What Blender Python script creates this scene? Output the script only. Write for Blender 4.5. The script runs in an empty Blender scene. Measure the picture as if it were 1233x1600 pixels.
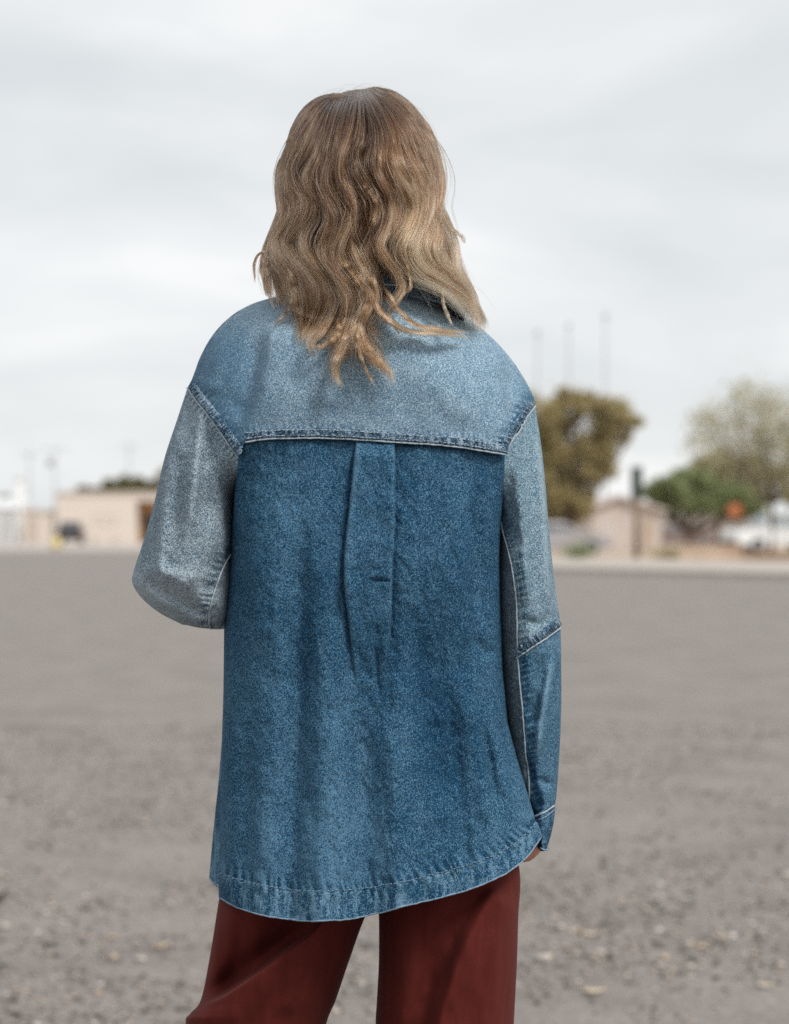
import bpy, bmesh, math, random
import numpy as np
from mathutils import Vector, Matrix
from mathutils.kdtree import KDTree

random.seed(11)
rng = np.random.default_rng(11)
R = math.radians

# ------------------------------------------------------------------ camera
D = 2.30          # metres from the lens to the person's axis
S = 0.0007        # metres per photo pixel at that distance
HZ = 828.0        # photo row of the horizon
CX = 616.5
ZC = 1.215        # height of the lens

scene = bpy.context.scene
col = scene.collection
cam = bpy.data.cameras.new('camera')
cam_ob = bpy.data.objects.new('camera', cam)
col.objects.link(cam_ob)
cam_ob.location = (0, -D, ZC)
cam_ob.rotation_euler = (R(90), 0, 0)
cam.sensor_fit = 'VERTICAL'
cam.sensor_height = 36.0
cam.sensor_width = 36.0
cam.lens = 36.0 * D / (1600 * S)
cam.shift_y = (HZ - 800) / 1600.0
cam.clip_start = 0.05
cam.clip_end = 3000
cam.dof.use_dof = True
cam.dof.focus_distance = 2.19
cam.dof.aperture_fstop = 5.0
scene.camera = cam_ob

# ------------------------------------------------------------------ world, sun, exposure
SUN_DIR = Vector((0.50, -0.52, 0.80)).normalized()
world = bpy.data.worlds.new('World')
scene.world = world
world.use_nodes = True
wn = world.node_tree
wn.nodes.clear()
w_out = wn.nodes.new('ShaderNodeOutputWorld')
w_bg = wn.nodes.new('ShaderNodeBackground')
w_bg.inputs['Strength'].default_value = 0.1
w_sky = wn.nodes.new('ShaderNodeTexSky')
w_sky.sky_type = 'NISHITA'
w_sky.sun_disc = False
w_sky.sun_elevation = math.asin(SUN_DIR.z)
w_sky.sun_rotation = math.atan2(SUN_DIR.x, SUN_DIR.y)
w_tc = wn.nodes.new('ShaderNodeTexCoord')
w_map = wn.nodes.new('ShaderNodeMapping')
w_map.inputs['Scale'].default_value = (1.0, 1.0, 3.4)
w_map.inputs['Location'].default_value = (0.35, 0.1, 0.25)
wn.links.new(w_tc.outputs['Generated'], w_map.inputs['Vector'])
w_n1 = wn.nodes.new('ShaderNodeTexNoise')
w_n1.inputs['Scale'].default_value = 3.6
w_n1.inputs['Detail'].default_value = 5.0
w_n1.inputs['Roughness'].default_value = 0.52
w_n1.inputs['Distortion'].default_value = 0.35
wn.links.new(w_map.outputs['Vector'], w_n1.inputs['Vector'])
w_ramp = wn.nodes.new('ShaderNodeValToRGB')
e = w_ramp.color_ramp.elements
e[0].position, e[0].color = 0.34, (3.62, 3.78, 3.86, 1)
e[1].position, e[1].color = 0.66, (4.78, 4.82, 4.82, 1)
m_ = e.new(0.50); m_.color = (4.10, 4.22, 4.28, 1)
wn.links.new(w_n1.outputs['Fac'], w_ramp.inputs['Fac'])
w_mix = wn.nodes.new('ShaderNodeMix')
w_mix.data_type = 'RGBA'
w_mix.inputs['Factor'].default_value = 0.97
wn.links.new(w_sky.outputs['Color'], w_mix.inputs['A'])
wn.links.new(w_ramp.outputs['Color'], w_mix.inputs['B'])
wn.links.new(w_mix.outputs['Result'], w_bg.inputs['Color'])
wn.links.new(w_bg.outputs['Background'], w_out.inputs['Surface'])

sun = bpy.data.lights.new('sun', 'SUN')
sun.energy = 1.5
sun.angle = R(16)
sun.color = (1.0, 0.965, 0.92)
sun_ob = bpy.data.objects.new('sun', sun)
col.objects.link(sun_ob)
sun_ob.location = (3, -4, 8)
sun_ob.rotation_euler = SUN_DIR.to_track_quat('Z', 'Y').to_euler()

scene.view_settings.view_transform = 'Standard'
scene.view_settings.look = 'None'
scene.view_settings.exposure = 1.0
scene.view_settings.gamma = 1.0
scene.view_settings.use_curve_mapping = False
scene.render.engine = 'CYCLES'
scene.cycles.use_denoising = False
scene.cycles.use_adaptive_sampling = False
scene.cycles.sample_clamp_indirect = 3.0
scene.cycles.max_bounces = 8
scene.cycles.transparent_max_bounces = 8

# ------------------------------------------------------------------ helpers
def W(px, py, Y):
    """point seen at photo pixel (px, py), Y metres beyond the person's axis"""
    k = S * (Y + D) / D
    return np.stack([(np.asarray(px) - CX) * k, np.asarray(Y) + 0 * np.asarray(px), ZC + (HZ - np.asarray(py)) * k], -1)

def V(px, py, Y):
    return Vector(tuple(float(c) for c in W(px, py, Y)))

def tag(o, label=None, cat=None, group=None, kind=None):
    if label: o['label'] = label
    if cat: o['category'] = cat
    if group: o['group'] = group
    if kind: o['kind'] = kind
    return o

def empty(name, loc=(0, 0, 0), rz=0.0, label=None, cat=None, group=None):
    o = bpy.data.objects.new(name, None)
    o.empty_display_size = 0.2
    o.location = loc
    o.rotation_euler = (0, 0, rz)
    col.objects.link(o)
    return tag(o, label, cat, group)

def link_mesh(name, me, mat, parent=None):
    o = bpy.data.objects.new(name, me)
    if mat is not None and len(me.materials) == 0:
        me.materials.append(mat)
    col.objects.link(o)
    if parent is not None:
        o.parent = parent
    return o

def pydata(name, verts, faces, mat, parent=None, smooth=True):
    me = bpy.data.meshes.new(name)
    me.from_pydata([tuple(v) for v in verts], [], [tuple(int(i) for i in f) for f in faces])
    if smooth:
        me.polygons.foreach_set('use_smooth', np.ones(len(me.polygons), bool))
    me.update()
    return link_mesh(name, me, mat, parent)

def from_bm(name, bm, mat, parent=None, smooth=False):
    me = bpy.data.meshes.new(name)
    bm.normal_update()
    bm.to_mesh(me)
    bm.free()
    if smooth:
        me.polygons.foreach_set('use_smooth', np.ones(len(me.polygons), bool))
    return link_mesh(name, me, mat, parent)

def bm_box(bm, x0, x1, y0, y1, z0, z1, bevel=0.0):
    r = bmesh.ops.create_cube(bm, size=1.0)
    vs = r['verts']
    for v in vs:
        v.co = Vector(((x0 + x1) / 2 + v.co.x * (x1 - x0), (y0 + y1) / 2 + v.co.y * (y1 - y0), (z0 + z1) / 2 + v.co.z * (z1 - z0)))
    if bevel > 0:
        es = list({ed for v in vs for ed in v.link_edges})
        bmesh.ops.bevel(bm, geom=es, offset=bevel, segments=2, affect='EDGES')

def box(name, x0, x1, y0, y1, z0, z1, mat, parent=None, bevel=0.0):
    bm = bmesh.new()
    bm_box(bm, x0, x1, y0, y1, z0, z1, bevel)
    return from_bm(name, bm, mat, parent)

def tube_arrays(pts, rad, n=8, caps=True, squash=1.0):
    pts = np.asarray(pts, float)
    rad = np.broadcast_to(np.asarray(rad, float), (len(pts),))
    T = np.gradient(pts, axis=0)
    T /= np.linalg.norm(T, axis=1)[:, None] + 1e-12
    up = np.array([0, 0, 1.0]) if abs(T[0, 2]) < 0.9 else np.array([0, 1.0, 0])
    verts, faces = [], []
    a = np.linspace(0, 2 * np.pi, n, endpoint=False)
    nrm = np.cross(T[0], up); nrm /= np.linalg.norm(nrm)
    for i in range(len(pts)):
        nrm = nrm - T[i] * np.dot(nrm, T[i]); nrm /= np.linalg.norm(nrm)
        b = np.cross(T[i], nrm)
        verts += [pts[i] + rad[i] * (math.cos(t) * nrm + squash * math.sin(t) * b) for t in a]
    for i in range(len(pts) - 1):
        for k in range(n):
            k2 = (k + 1) % n
            faces.append((i * n + k, i * n + k2, (i + 1) * n + k2, (i + 1) * n + k))
    if caps:
        faces.append(tuple(range(n - 1, -1, -1)))
        faces.append(tuple((len(pts) - 1) * n + k for k in range(n)))
    return verts, faces

def tube(name, pts, rad, mat, parent=None, n=8, squash=1.0):
    v, f = tube_arrays(pts, rad, n, True, squash)
    return pydata(name, v, f, mat, parent)

def resample(poly, n, smooth=True):
    """Catmull-Rom through the points, n samples even by length"""
    p = np.asarray(poly, float)
    if smooth and len(p) > 2:
        q = np.vstack([2 * p[0] - p[1], p, 2 * p[-1] - p[-2]])
        out = []
        for i in range(1, len(q) - 2):
            t = np.linspace(0, 1, 14, endpoint=False)[:, None]
            a, b, c, d = q[i - 1], q[i], q[i + 1], q[i + 2]
            out.append(0.5 * ((2 * b) + (-a + c) * t + (2 * a - 5 * b + 4 * c - d) * t ** 2 + (-a + 3 * b - 3 * c + d) * t ** 3))
        p = np.vstack(out + [p[-1:]])
    L = np.concatenate([[0], np.cumsum(np.linalg.norm(np.diff(p, axis=0), axis=1))])
    s = np.linspace(0, L[-1], n)
    return np.stack([np.interp(s, L, p[:, k]) for k in range(p.shape[1])], -1)

def sstep(a, b, x):
    t = np.clip((np.asarray(x, float) - a) / (b - a), 0, 1)
    return t * t * (3 - 2 * t)

_lat = rng.random((512, 512)) * 2 - 1
def vnoise(x, y):
    x = np.asarray(x, float) + 1000; y = np.asarray(y, float) + 1000
    xi = np.floor(x).astype(int); yi = np.floor(y).astype(int)
    fx = x - xi; fy = y - yi
    fx = fx ** 3 * (fx * (fx * 6 - 15) + 10); fy = fy ** 3 * (fy * (fy * 6 - 15) + 10)
    g = lambda a, b: _lat[a % 512, b % 512]
    return (g(xi, yi) * (1 - fx) + g(xi + 1, yi) * fx) * (1 - fy) + (g(xi, yi + 1) * (1 - fx) + g(xi + 1, yi + 1) * fx) * fy

def dist_poly(px, py, poly, smooth=True):
    """unsigned/signed distance to a polyline (signed > 0 on the right when it runs down) and the fraction along it"""
    P = resample(poly, max(12, len(poly) * 6), smooth)
    best = np.full(np.shape(px), 1e9); sg = np.zeros(np.shape(px)); tt = np.zeros(np.shape(px))
    n = len(P) - 1
    for i in range(n):
        a, b = P[i], P[i + 1]
        d = b - a; L2 = d @ d + 1e-9
        t = np.clip(((px - a[0]) * d[0] + (py - a[1]) * d[1]) / L2, 0, 1)
        qx = px - a[0] - t * d[0]; qy = py - a[1] - t * d[1]
        dd = np.hypot(qx, qy)
        m = dd < best
        best = np.where(m, dd, best)
        sg = np.where(m, np.sign(qx * d[1] - qy * d[0]), sg)
        tt = np.where(m, (i + t) / n, tt)
    return best * sg, tt

def fold(px, py, poly, amp, wl, wr, taper=(0.25, 0.25)):
    s, t = dist_poly(px, py, poly)
    w = np.where(s < 0, wl, wr)
    f = amp * np.exp(-(s / w) ** 2)
    if taper[0] > 0: f = f * sstep(0, taper[0], t)
    if taper[1] > 0: f = f * sstep(0, taper[1], 1 - t)
    return f

# ------------------------------------------------------------------ materials
def new_mat(name):
    m = bpy.data.materials.new(name)
    m.use_nodes = True
    nt = m.node_tree
    b = nt.nodes['Principled BSDF']
    return m, nt, b

def mix_node(nt, fac, a, b, blend='MIX'):
    n = nt.nodes.new('ShaderNodeMix'); n.data_type = 'RGBA'; n.blend_type = blend
    n.clamp_factor = True
    for key, v in (('Factor', fac), ('A', a), ('B', b)):
        s = n.inputs[key] if key == 'Factor' else [i for i in n.inputs if i.name == key and i.type == 'RGBA'][0]
        if isinstance(v, (int, float)): s.default_value = v
        elif isinstance(v, tuple): s.default_value = (*v, 1) if len(v) == 3 else v
        else: nt.links.new(v, s)
    return [o for o in n.outputs if o.type == 'RGBA'][0]

def noise_node(nt, vec, scale, detail=2.0, rough=0.5, dist=0.0):
    n = nt.nodes.new('ShaderNodeTexNoise')
    n.inputs['Scale'].default_value = scale
    n.inputs['Detail'].default_value = detail
    n.inputs['Roughness'].default_value = rough
    n.inputs['Distortion'].default_value = dist
    if vec is not None: nt.links.new(vec, n.inputs['Vector'])
    return n.outputs['Fac']

def ramp_node(nt, fac, stops):
    n = nt.nodes.new('ShaderNodeValToRGB')
    el = n.color_ramp.elements
    el[0].position, el[0].color = stops[0][0], (*stops[0][1], 1)
    el[1].position, el[1].color = stops[-1][0], (*stops[-1][1], 1)
    for p, c in stops[1:-1]:
        x = el.new(p); x.color = (*c, 1)
    nt.links.new(fac, n.inputs['Fac'])
    return n.outputs['Color']

def math_node(nt, op, a, b=None, clamp=False):
    n = nt.nodes.new('ShaderNodeMath'); n.operation = op; n.use_clamp = clamp
    for i, v in enumerate((a, b)):
        if v is None: continue
        if isinstance(v, (int, float)): n.inputs[i].default_value = v
        else: nt.links.new(v, n.inputs[i])
    return n.outputs[0]

def coords(nt, scale=(1, 1, 1), rot=(0, 0, 0), kind='Object'):
    tc = nt.nodes.new('ShaderNodeTexCoord')
    mp = nt.nodes.new('ShaderNodeMapping')
    mp.inputs['Scale'].default_value = scale
    mp.inputs['Rotation'].default_value = rot
    nt.links.new(tc.outputs[kind], mp.inputs['Vector'])
    return mp.outputs['Vector']

def simple(name, rgb, rough=0.7, var=0.12, scale=6.0, metallic=0.0, bump=0.0, spec=0.4):
    m, nt, b = new_mat(name)
    v = coords(nt)
    f = noise_node(nt, v, scale, 4, 0.6)
    lo = tuple(c * (1 - var) for c in rgb); hi = tuple(min(1, c * (1 + var)) for c in rgb)
    nt.links.new(ramp_node(nt, f, [(0.3, lo), (0.7, hi)]), b.inputs['Base Color'])
    b.inputs['Roughness'].default_value = rough
    b.inputs['Metallic'].default_value = metallic
    b.inputs['Specular IOR Level'].default_value = spec
    if bump > 0:
        bp = nt.nodes.new('ShaderNodeBump')
        bp.inputs['Strength'].default_value = bump
        nt.links.new(f, bp.inputs['Height'])
        nt.links.new(bp.outputs['Normal'], b.inputs['Normal'])
    return m

def denim(name, lo, mid, hi, grain=430.0, angle=0.0, mottle=0.09, contrast=1.75):
    m, nt, b = new_mat(name)
    v = coords(nt, (1.0, 0.30, 0.42), (0, angle + 0.62, 0))       # twill wales run on the slant
    v2 = coords(nt, (0.55, 0.34, 1.0), (0, angle, 0))
    n1 = noise_node(nt, v, grain * 3.4, 1.0, 0.6)
    n2 = noise_node(nt, v2, grain * 2.7, 1.0, 0.7)
    vv = coords(nt)
    n3 = noise_node(nt, vv, 55.0, 3.0, 0.6)
    n4 = noise_node(nt, vv, 11.0, 2.0, 0.5)
    g = math_node(nt, 'ADD', math_node(nt, 'MULTIPLY', n1, 0.5), math_node(nt, 'MULTIPLY', n2, 0.5))
    g = math_node(nt, 'ADD', g, math_node(nt, 'MULTIPLY', math_node(nt, 'SUBTRACT', n3, 0.5), mottle))
    g = math_node(nt, 'ADD', g, math_node(nt, 'MULTIPLY', math_node(nt, 'SUBTRACT', n4, 0.5), mottle * 0.7))
    at = nt.nodes.new('ShaderNodeAttribute'); at.attribute_name = 'wear_shade'  # worn seams and ridges, plus fold shade painted into the cloth
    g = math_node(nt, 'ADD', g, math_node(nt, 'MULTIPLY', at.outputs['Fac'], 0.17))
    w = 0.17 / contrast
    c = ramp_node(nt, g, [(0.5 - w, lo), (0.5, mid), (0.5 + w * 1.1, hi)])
    nt.links.new(c, b.inputs['Base Color'])
    b.inputs['Roughness'].default_value = 0.93
    b.inputs['Specular IOR Level'].default_value = 0.05
    b.inputs['Sheen Weight'].default_value = 0.0
    b.inputs['Sheen Roughness'].default_value = 0.5
    bp = nt.nodes.new('ShaderNodeBump')
    bp.inputs['Strength'].default_value = 0.35
    bp.inputs['Distance'].default_value = 0.0007
    nt.links.new(n1, bp.inputs['Height'])
    nt.links.new(bp.outputs['Normal'], b.inputs['Normal'])
    return m

M_yoke = denim('denim_light', (0.045, 0.106, 0.170), (0.145, 0.235, 0.318), (0.40, 0.49, 0.55), contrast=1.35)
M_back = denim('denim_mid', (0.0055, 0.030, 0.066), (0.0185, 0.067, 0.124), (0.100, 0.200, 0.290))
M_sleeve_l = denim('denim_pale', (0.050, 0.083, 0.116), (0.135, 0.188, 0.230), (0.37, 0.43, 0.47), angle=0.3)
M_sleeve_r = denim('denim_soft', (0.045, 0.098, 0.140), (0.125, 0.205, 0.262), (0.34, 0.43, 0.48), angle=-0.1)
M_low = denim('denim_lower', (0.012, 0.046, 0.088), (0.040, 0.108, 0.176), (0.16, 0.27, 0.36))
M_under = denim('denim_under', (0.040, 0.062, 0.082), (0.105, 0.142, 0.170), (0.27, 0.32, 0.35))
M_band_l = denim('denim_band_light', (0.022, 0.050, 0.088), (0.066, 0.120, 0.182), (0.28, 0.36, 0.43), grain=300, mottle=0.25)
M_band_d = denim('denim_band_dark', (0.0075, 0.036, 0.074), (0.026, 0.080, 0.140), (0.125, 0.225, 0.31), grain=380, mottle=0.14)
M_collar = denim('denim_collar', (0.008, 0.018, 0.036), (0.022, 0.045, 0.078), (0.16, 0.21, 0.26))
M_edge = simple('worn_edge', (0.33, 0.39, 0.43), 0.9, 0.30, 500)
M_edge_d = simple('worn_edge_blue', (0.17, 0.25, 0.32), 0.9, 0.40, 400)
M_thread = simple('thread', (0.30, 0.38, 0.44), 0.8, 0.2, 900)
M_thread_d = simple('thread_blue', (0.12, 0.20, 0.27), 0.8, 0.25, 900)

def cloth_mat():
    m, nt, b = new_mat('rust_cloth')
    v = coords(nt, (1, 1, 0.25))
    f = noise_node(nt, v, 1400, 2, 0.6)
    f2 = noise_node(nt, coords(nt, (1, 1, 0.2)), 60, 3, 0.6)
    g = math_node(nt, 'ADD', math_node(nt, 'MULTIPLY', f, 0.6), math_node(nt, 'MULTIPLY', f2, 0.4))
    nt.links.new(ramp_node(nt, g, [(0.3, (0.058, 0.0095, 0.0078)), (0.7, (0.112, 0.0200, 0.0160))]), b.inputs['Base Color'])
    b.inputs['Roughness'].default_value = 0.85
    b.inputs['Specular IOR Level'].default_value = 0.08
    b.inputs['Sheen Weight'].default_value = 0.05
    b.inputs['Sheen Roughness'].default_value = 0.4
    b.inputs['Sheen Tint'].default_value = (1.0, 0.55, 0.5, 1)
    bp = nt.nodes.new('ShaderNodeBump'); bp.inputs['Strength'].default_value = 0.2; bp.inputs['Distance'].default_value = 0.0005
    nt.links.new(f, bp.inputs['Height']); nt.links.new(bp.outputs['Normal'], b.inputs['Normal'])
    return m
M_cloth = cloth_mat()

def skin_mat():
    m, nt, b = new_mat('skin')
    f = noise_node(nt, coords(nt), 60, 4, 0.6)
    nt.links.new(ramp_node(nt, f, [(0.3, (0.50, 0.235, 0.145)), (0.7, (0.60, 0.305, 0.200))]), b.inputs['Base Color'])
    b.inputs['Roughness'].default_value = 0.5
    b.inputs['Subsurface Weight'].default_value = 0.15
    b.inputs['Subsurface Radius'].default_value = (0.6, 0.25, 0.12)
    b.inputs['Subsurface Scale'].default_value = 0.006
    return m
M_skin = skin_mat()

def hair_mat():
    m = bpy.data.materials.new('hair'); m.use_nodes = True
    nt = m.node_tree; nt.nodes.clear()
    out = nt.nodes.new('ShaderNodeOutputMaterial')
    h = nt.nodes.new('ShaderNodeBsdfHairPrincipled')
    h.model = 'CHIANG'
    h.parametrization = 'COLOR'
    at = nt.nodes.new('ShaderNodeAttribute'); at.attribute_name = 'tone'
    hi = nt.nodes.new('ShaderNodeHairInfo')
    f = math_node(nt, 'ADD', at.outputs['Fac'], math_node(nt, 'MULTIPLY', math_node(nt, 'SUBTRACT', hi.outputs['Random'], 0.5), 0.30))
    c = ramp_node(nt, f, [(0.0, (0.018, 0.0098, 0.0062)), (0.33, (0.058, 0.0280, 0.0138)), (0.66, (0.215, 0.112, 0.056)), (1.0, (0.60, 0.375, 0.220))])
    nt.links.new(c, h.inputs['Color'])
    h.inputs['Roughness'].default_value = 0.24
    h.inputs['Radial Roughness'].default_value = 0.55
    h.inputs['Random Roughness'].default_value = 0.2
    nt.links.new(h.outputs[0], out.inputs['Surface'])
    return m
M_hair = hair_mat()
M_hair_under = simple('hair_under', (0.026, 0.015, 0.010), 0.6, 0.3, 80)

# =================================================================== THE SETTING
def gx(px, d): return (px - CX) * S * d / D
def gz(py, d): return ZC + (HZ - py) * S * d / D
def gd(py): return ZC * D / ((py - HZ) * S)       # lens distance of the ground seen on a photo row
def G(px, py):
    d = gd(py)
    return (gx(px, d), d - D)

def asphalt_mat():
    m, nt, b = new_mat('worn_asphalt')
    v = coords(nt)
    big = noise_node(nt, v, 1.5, 5, 0.66)
    mid = noise_node(nt, v, 7.0, 5, 0.65)
    fine = noise_node(nt, v, 70.0, 4, 0.75)
    vor = nt.nodes.new('ShaderNodeTexVoronoi'); vor.inputs['Scale'].default_value = 62
    nt.links.new(v, vor.inputs['Vector'])
    base = ramp_node(nt, fine, [(0.30, (0.074, 0.064, 0.056)), (0.50, (0.196, 0.172, 0.155)), (0.72, (0.345, 0.306, 0.278))])
    c = mix_node(nt, math_node(nt, 'MULTIPLY', ramp_node(nt, mid, [(0.40, (0, 0, 0)), (0.66, (1, 1, 1))]), 0.45), base, (0.262, 0.231, 0.210))
    c = mix_node(nt, math_node(nt, 'MULTIPLY', ramp_node(nt, big, [(0.36, (1, 1, 1)), (0.56, (0, 0, 0))]), 0.36), c, (0.070, 0.058, 0.049))
    st = ramp_node(nt, vor.outputs['Color'], [(0.70, (0, 0, 0)), (0.78, (1, 1, 1))])
    c = mix_node(nt, math_node(nt, 'MULTIPLY', st, 0.4), c, (0.36, 0.33, 0.30))
    nt.links.new(c, b.inputs['Base Color'])
    b.inputs['Roughness'].default_value = 0.72
    b.inputs['Specular IOR Level'].default_value = 0.5
    bp = nt.nodes.new('ShaderNodeBump'); bp.inputs['Strength'].default_value = 0.7; bp.inputs['Distance'].default_value = 0.006
    hsum = math_node(nt, 'ADD', fine, math_node(nt, 'MULTIPLY', vor.outputs['Distance'], 0.8))
    nt.links.new(hsum, bp.inputs['Height']); nt.links.new(bp.outputs['Normal'], b.inputs['Normal'])
    return m
M_asphalt = asphalt_mat()
M_concrete = simple('pale_concrete', (0.40, 0.36, 0.32), 0.85, 0.12, 1.5)
M_dirt = simple('tan_dirt', (0.44, 0.35, 0.27), 0.95, 0.25, 0.8)

bm = bmesh.new()
bmesh.ops.create_grid(bm, x_segments=8, y_segments=8, size=1200)
o = from_bm('ground', bm, M_asphalt); o.location = (0, 400, 0); tag(o, kind='structure')

# right-hand pavement with a real kerb, dirt yard behind it
def slab(name, quad, z0, z1, mat):
    q = [Vector((x, y, 0)) for x, y in quad]
    vs = [(p.x, p.y, z0) for p in q] + [(p.x, p.y, z1) for p in q]
    fs = [(0, 3, 2, 1), (4, 5, 6, 7)] + [(i, (i + 1) % 4, 4 + (i + 1) % 4, 4 + i) for i in range(4)]
    return pydata(name, vs, fs, mat, None, False)

a = G(700, 890); b_ = G(1233, 905); c_ = G(1233, 885); d_ = G(700, 874)
ext = lambda p, q, t: (q[0] + (q[0] - p[0]) * t, q[1] + (q[1] - p[1]) * t)
kerb = slab('kerb', [ext(b_, a, .1), ext(a, b_, 1.2), (ext(a, b_, 1.2)[0], ext(a, b_, 1.2)[1] + 0.35), (ext(b_, a, .1)[0], ext(b_, a, .1)[1] + 0.35)], 0.0, 0.15, simple('kerb_concrete', (0.44, 0.40, 0.36), 0.85, 0.1, 2))
tag(kerb, kind='structure')
pav = slab('pavement', [(ext(b_, a, .1)[0], ext(b_, a, .1)[1] + 0.352), (ext(a, b_, 1.2)[0], ext(a, b_, 1.2)[1] + 0.352), ext(d_, c_, 1.2), ext(c_, d_, .1)], 0.0, 0.145, M_concrete)
tag(pav, kind='structure')
yard = slab('yard', [(ext(c_, d_, .1)[0], ext(c_, d_, .1)[1] + .004), (ext(d_, c_, 1.2)[0], ext(d_, c_, 1.2)[1] + .004), (90, 175), (-10, 175)], 0.0, 0.14, M_dirt)
tag(yard, kind='structure')
lp = slab('pavement', [(gx(-160, 115), 112), (gx(330, 115), 112), (gx(330, 160), 230), (gx(-260, 160), 230)], 0.0, 0.12, simple('pale_pavement', (0.42, 0.38, 0.35), 0.9, 0.1, 1))
tag(lp, kind='structure')

# ------------------------------------------------------------------ background builders
M_beige = simple('beige_stucco', (0.68, 0.60, 0.525), 0.9, 0.06, 3)
M_beige2 = simple('beige_fascia', (0.56, 0.48, 0.40), 0.9, 0.06, 3)
M_white = simple('white_paint', (0.74, 0.73, 0.71), 0.6, 0.05, 3)
M_orange_wall = simple('ochre_wall', (0.42, 0.23, 0.11), 0.85, 0.1, 3)
M_dark = simple('dark_void', (0.03, 0.03, 0.035), 0.6, 0.2, 3)
M_glass = simple('glass_dark', (0.05, 0.06, 0.065), 0.08, 0.1, 3, spec=0.8)
M_glass_lt = simple('glass_pale', (0.33, 0.37, 0.39), 0.1, 0.08, 2, spec=0.9)
M_tan_wall = simple('tan_block', (0.56, 0.44, 0.34), 0.9, 0.10, 2)
M_house = simple('pinkish_stucco', (0.57, 0.50, 0.455), 0.9, 0.06, 2)
M_roof = simple('roof_shingle', (0.56, 0.49, 0.45), 0.9, 0.15, 5)
M_steel = simple('grey_steel', (0.36, 0.37, 0.39), 0.5, 0.1, 3)
M_wood = simple('weathered_wood', (0.20, 0.14, 0.10), 0.85, 0.25, 8)
M_tyre = simple('tyre_rubber', (0.022, 0.022, 0.024), 0.85, 0.2, 8)
M_rim = simple('wheel_rim', (0.42, 0.43, 0.44), 0.35, 0.1, 8, 0.8)
M_yellow = simple('yellow_paint', (0.66, 0.54, 0.24), 0.5, 0.1, 4)
M_orange = simple('orange_sign', (0.74, 0.24, 0.11), 0.5, 0.06, 4)
M_red_lamp = simple('tail_lamp', (0.12, 0.02, 0.02), 0.3, 0.1, 8)
M_lamp = simple('head_lamp', (0.7, 0.7, 0.68), 0.15, 0.05, 8)

def window_part(parent, x0, x1, y, z0, z1, frame_mat, pane_mat, depth=0.10):
    """a window facing -Y: frame with a pane and a mullion set back in it"""
    t = 0.07
    bm = bmesh.new()
    bm_box(bm, x0, x1, y - 0.04, y + depth, z1 - t, z1)
    bm_box(bm, x0, x1, y - 0.05, y + depth, z0, z0 + t)
    bm_box(bm, x0, x0 + t, y - 0.04, y + depth, z0 + t, z1 - t)
    bm_box(bm, x1 - t, x1, y - 0.04, y + depth, z0 + t, z1 - t)
    xm = (x0 + x1) / 2
    bm_box(bm, xm - t / 3, xm + t / 3, y - 0.02, y + depth, z0 + t, z1 - t)
    f = from_bm('window', bm, frame_mat, parent)
    box('pane', x0 + t, x1 - t, y + 0.01, y + 0.03, z0 + t, z1 - t, pane_mat, f)
    return f

# left: beige flat-roofed building, its lower wing, the ochre porch
d = 170.0
bld = empty('flat_roofed_building', (0, 0, 0), 0, 'low beige stucco building with a flat roof and an ochre porch at its end', 'building')
x0, x1 = gx(88, d), gx(213, d); zt = gz(772, d); yb = d - D
bm = bmesh.new()
bm_box(bm, x0, x1, yb, yb + 8, 0.1, zt)
from_bm('wall', bm, M_beige, bld)
box('roof', x0 - 0.12, gx(255, d) + 0.1, yb - 0.12, yb + 8.1, zt, zt + 0.22, M_beige2, bld)
xp = gx(255, d)
box('porch_wall', x1, xp, yb + 1.6, yb + 8, 0.1, zt - 0.55, M_orange_wall, bld)
box('fascia', x1, xp, yb, yb + 0.3, zt - 0.55, zt - 0.002, M_beige, bld)
box('post', xp - 0.25, xp - 0.02, yb + 0.02, yb + 0.28, 0.1, zt - 0.56, M_beige2, bld)
dr = box('door', gx(222, d), gx(240, d), yb + 1.5, yb + 1.58, 0.12, gz(803, d), M_dark, bld)
box('handle', gx(237, d), gx(239, d), yb + 1.45, yb + 1.49, 1.1, 1.2, M_steel, dr)
window_part(bld, gx(147, d), gx(182, d), yb, gz(820, d), gz(806, d), M_beige2, simple('louvre_tan', (0.33, 0.27, 0.21), 0.6, 0.1, 5))
box('vent', gx(144, d), gx(153, d), yb - 0.05, yb + .01, gz(848, d), gz(838, d), M_beige2, bld)
box('vent', gx(174, d), gx(186, d), yb - 0.05, yb + .01, gz(850, d), gz(838, d), M_beige2, bld)
wing = empty('building_wing', (0, 0, 0), 0, 'lower beige shed beside the flat roofed building, nearest the white shed', 'shed')
xa, xb = gx(34, d), gx(87.5, d)
box('wall', xa, xb, yb + 0.6, yb + 7, 0.1, gz(800, d), M_beige, wing)
box('roof', xa - 0.15, xb, yb + 0.45, yb + 7.1, gz(800, d), gz(796, d), M_beige2, wing)
box('door', gx(40, d), gx(58, d), yb + 0.54, yb + 0.59, 0.12, gz(808, d), simple('shed_door', (0.52, 0.44, 0.37), 0.8), wing)

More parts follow.
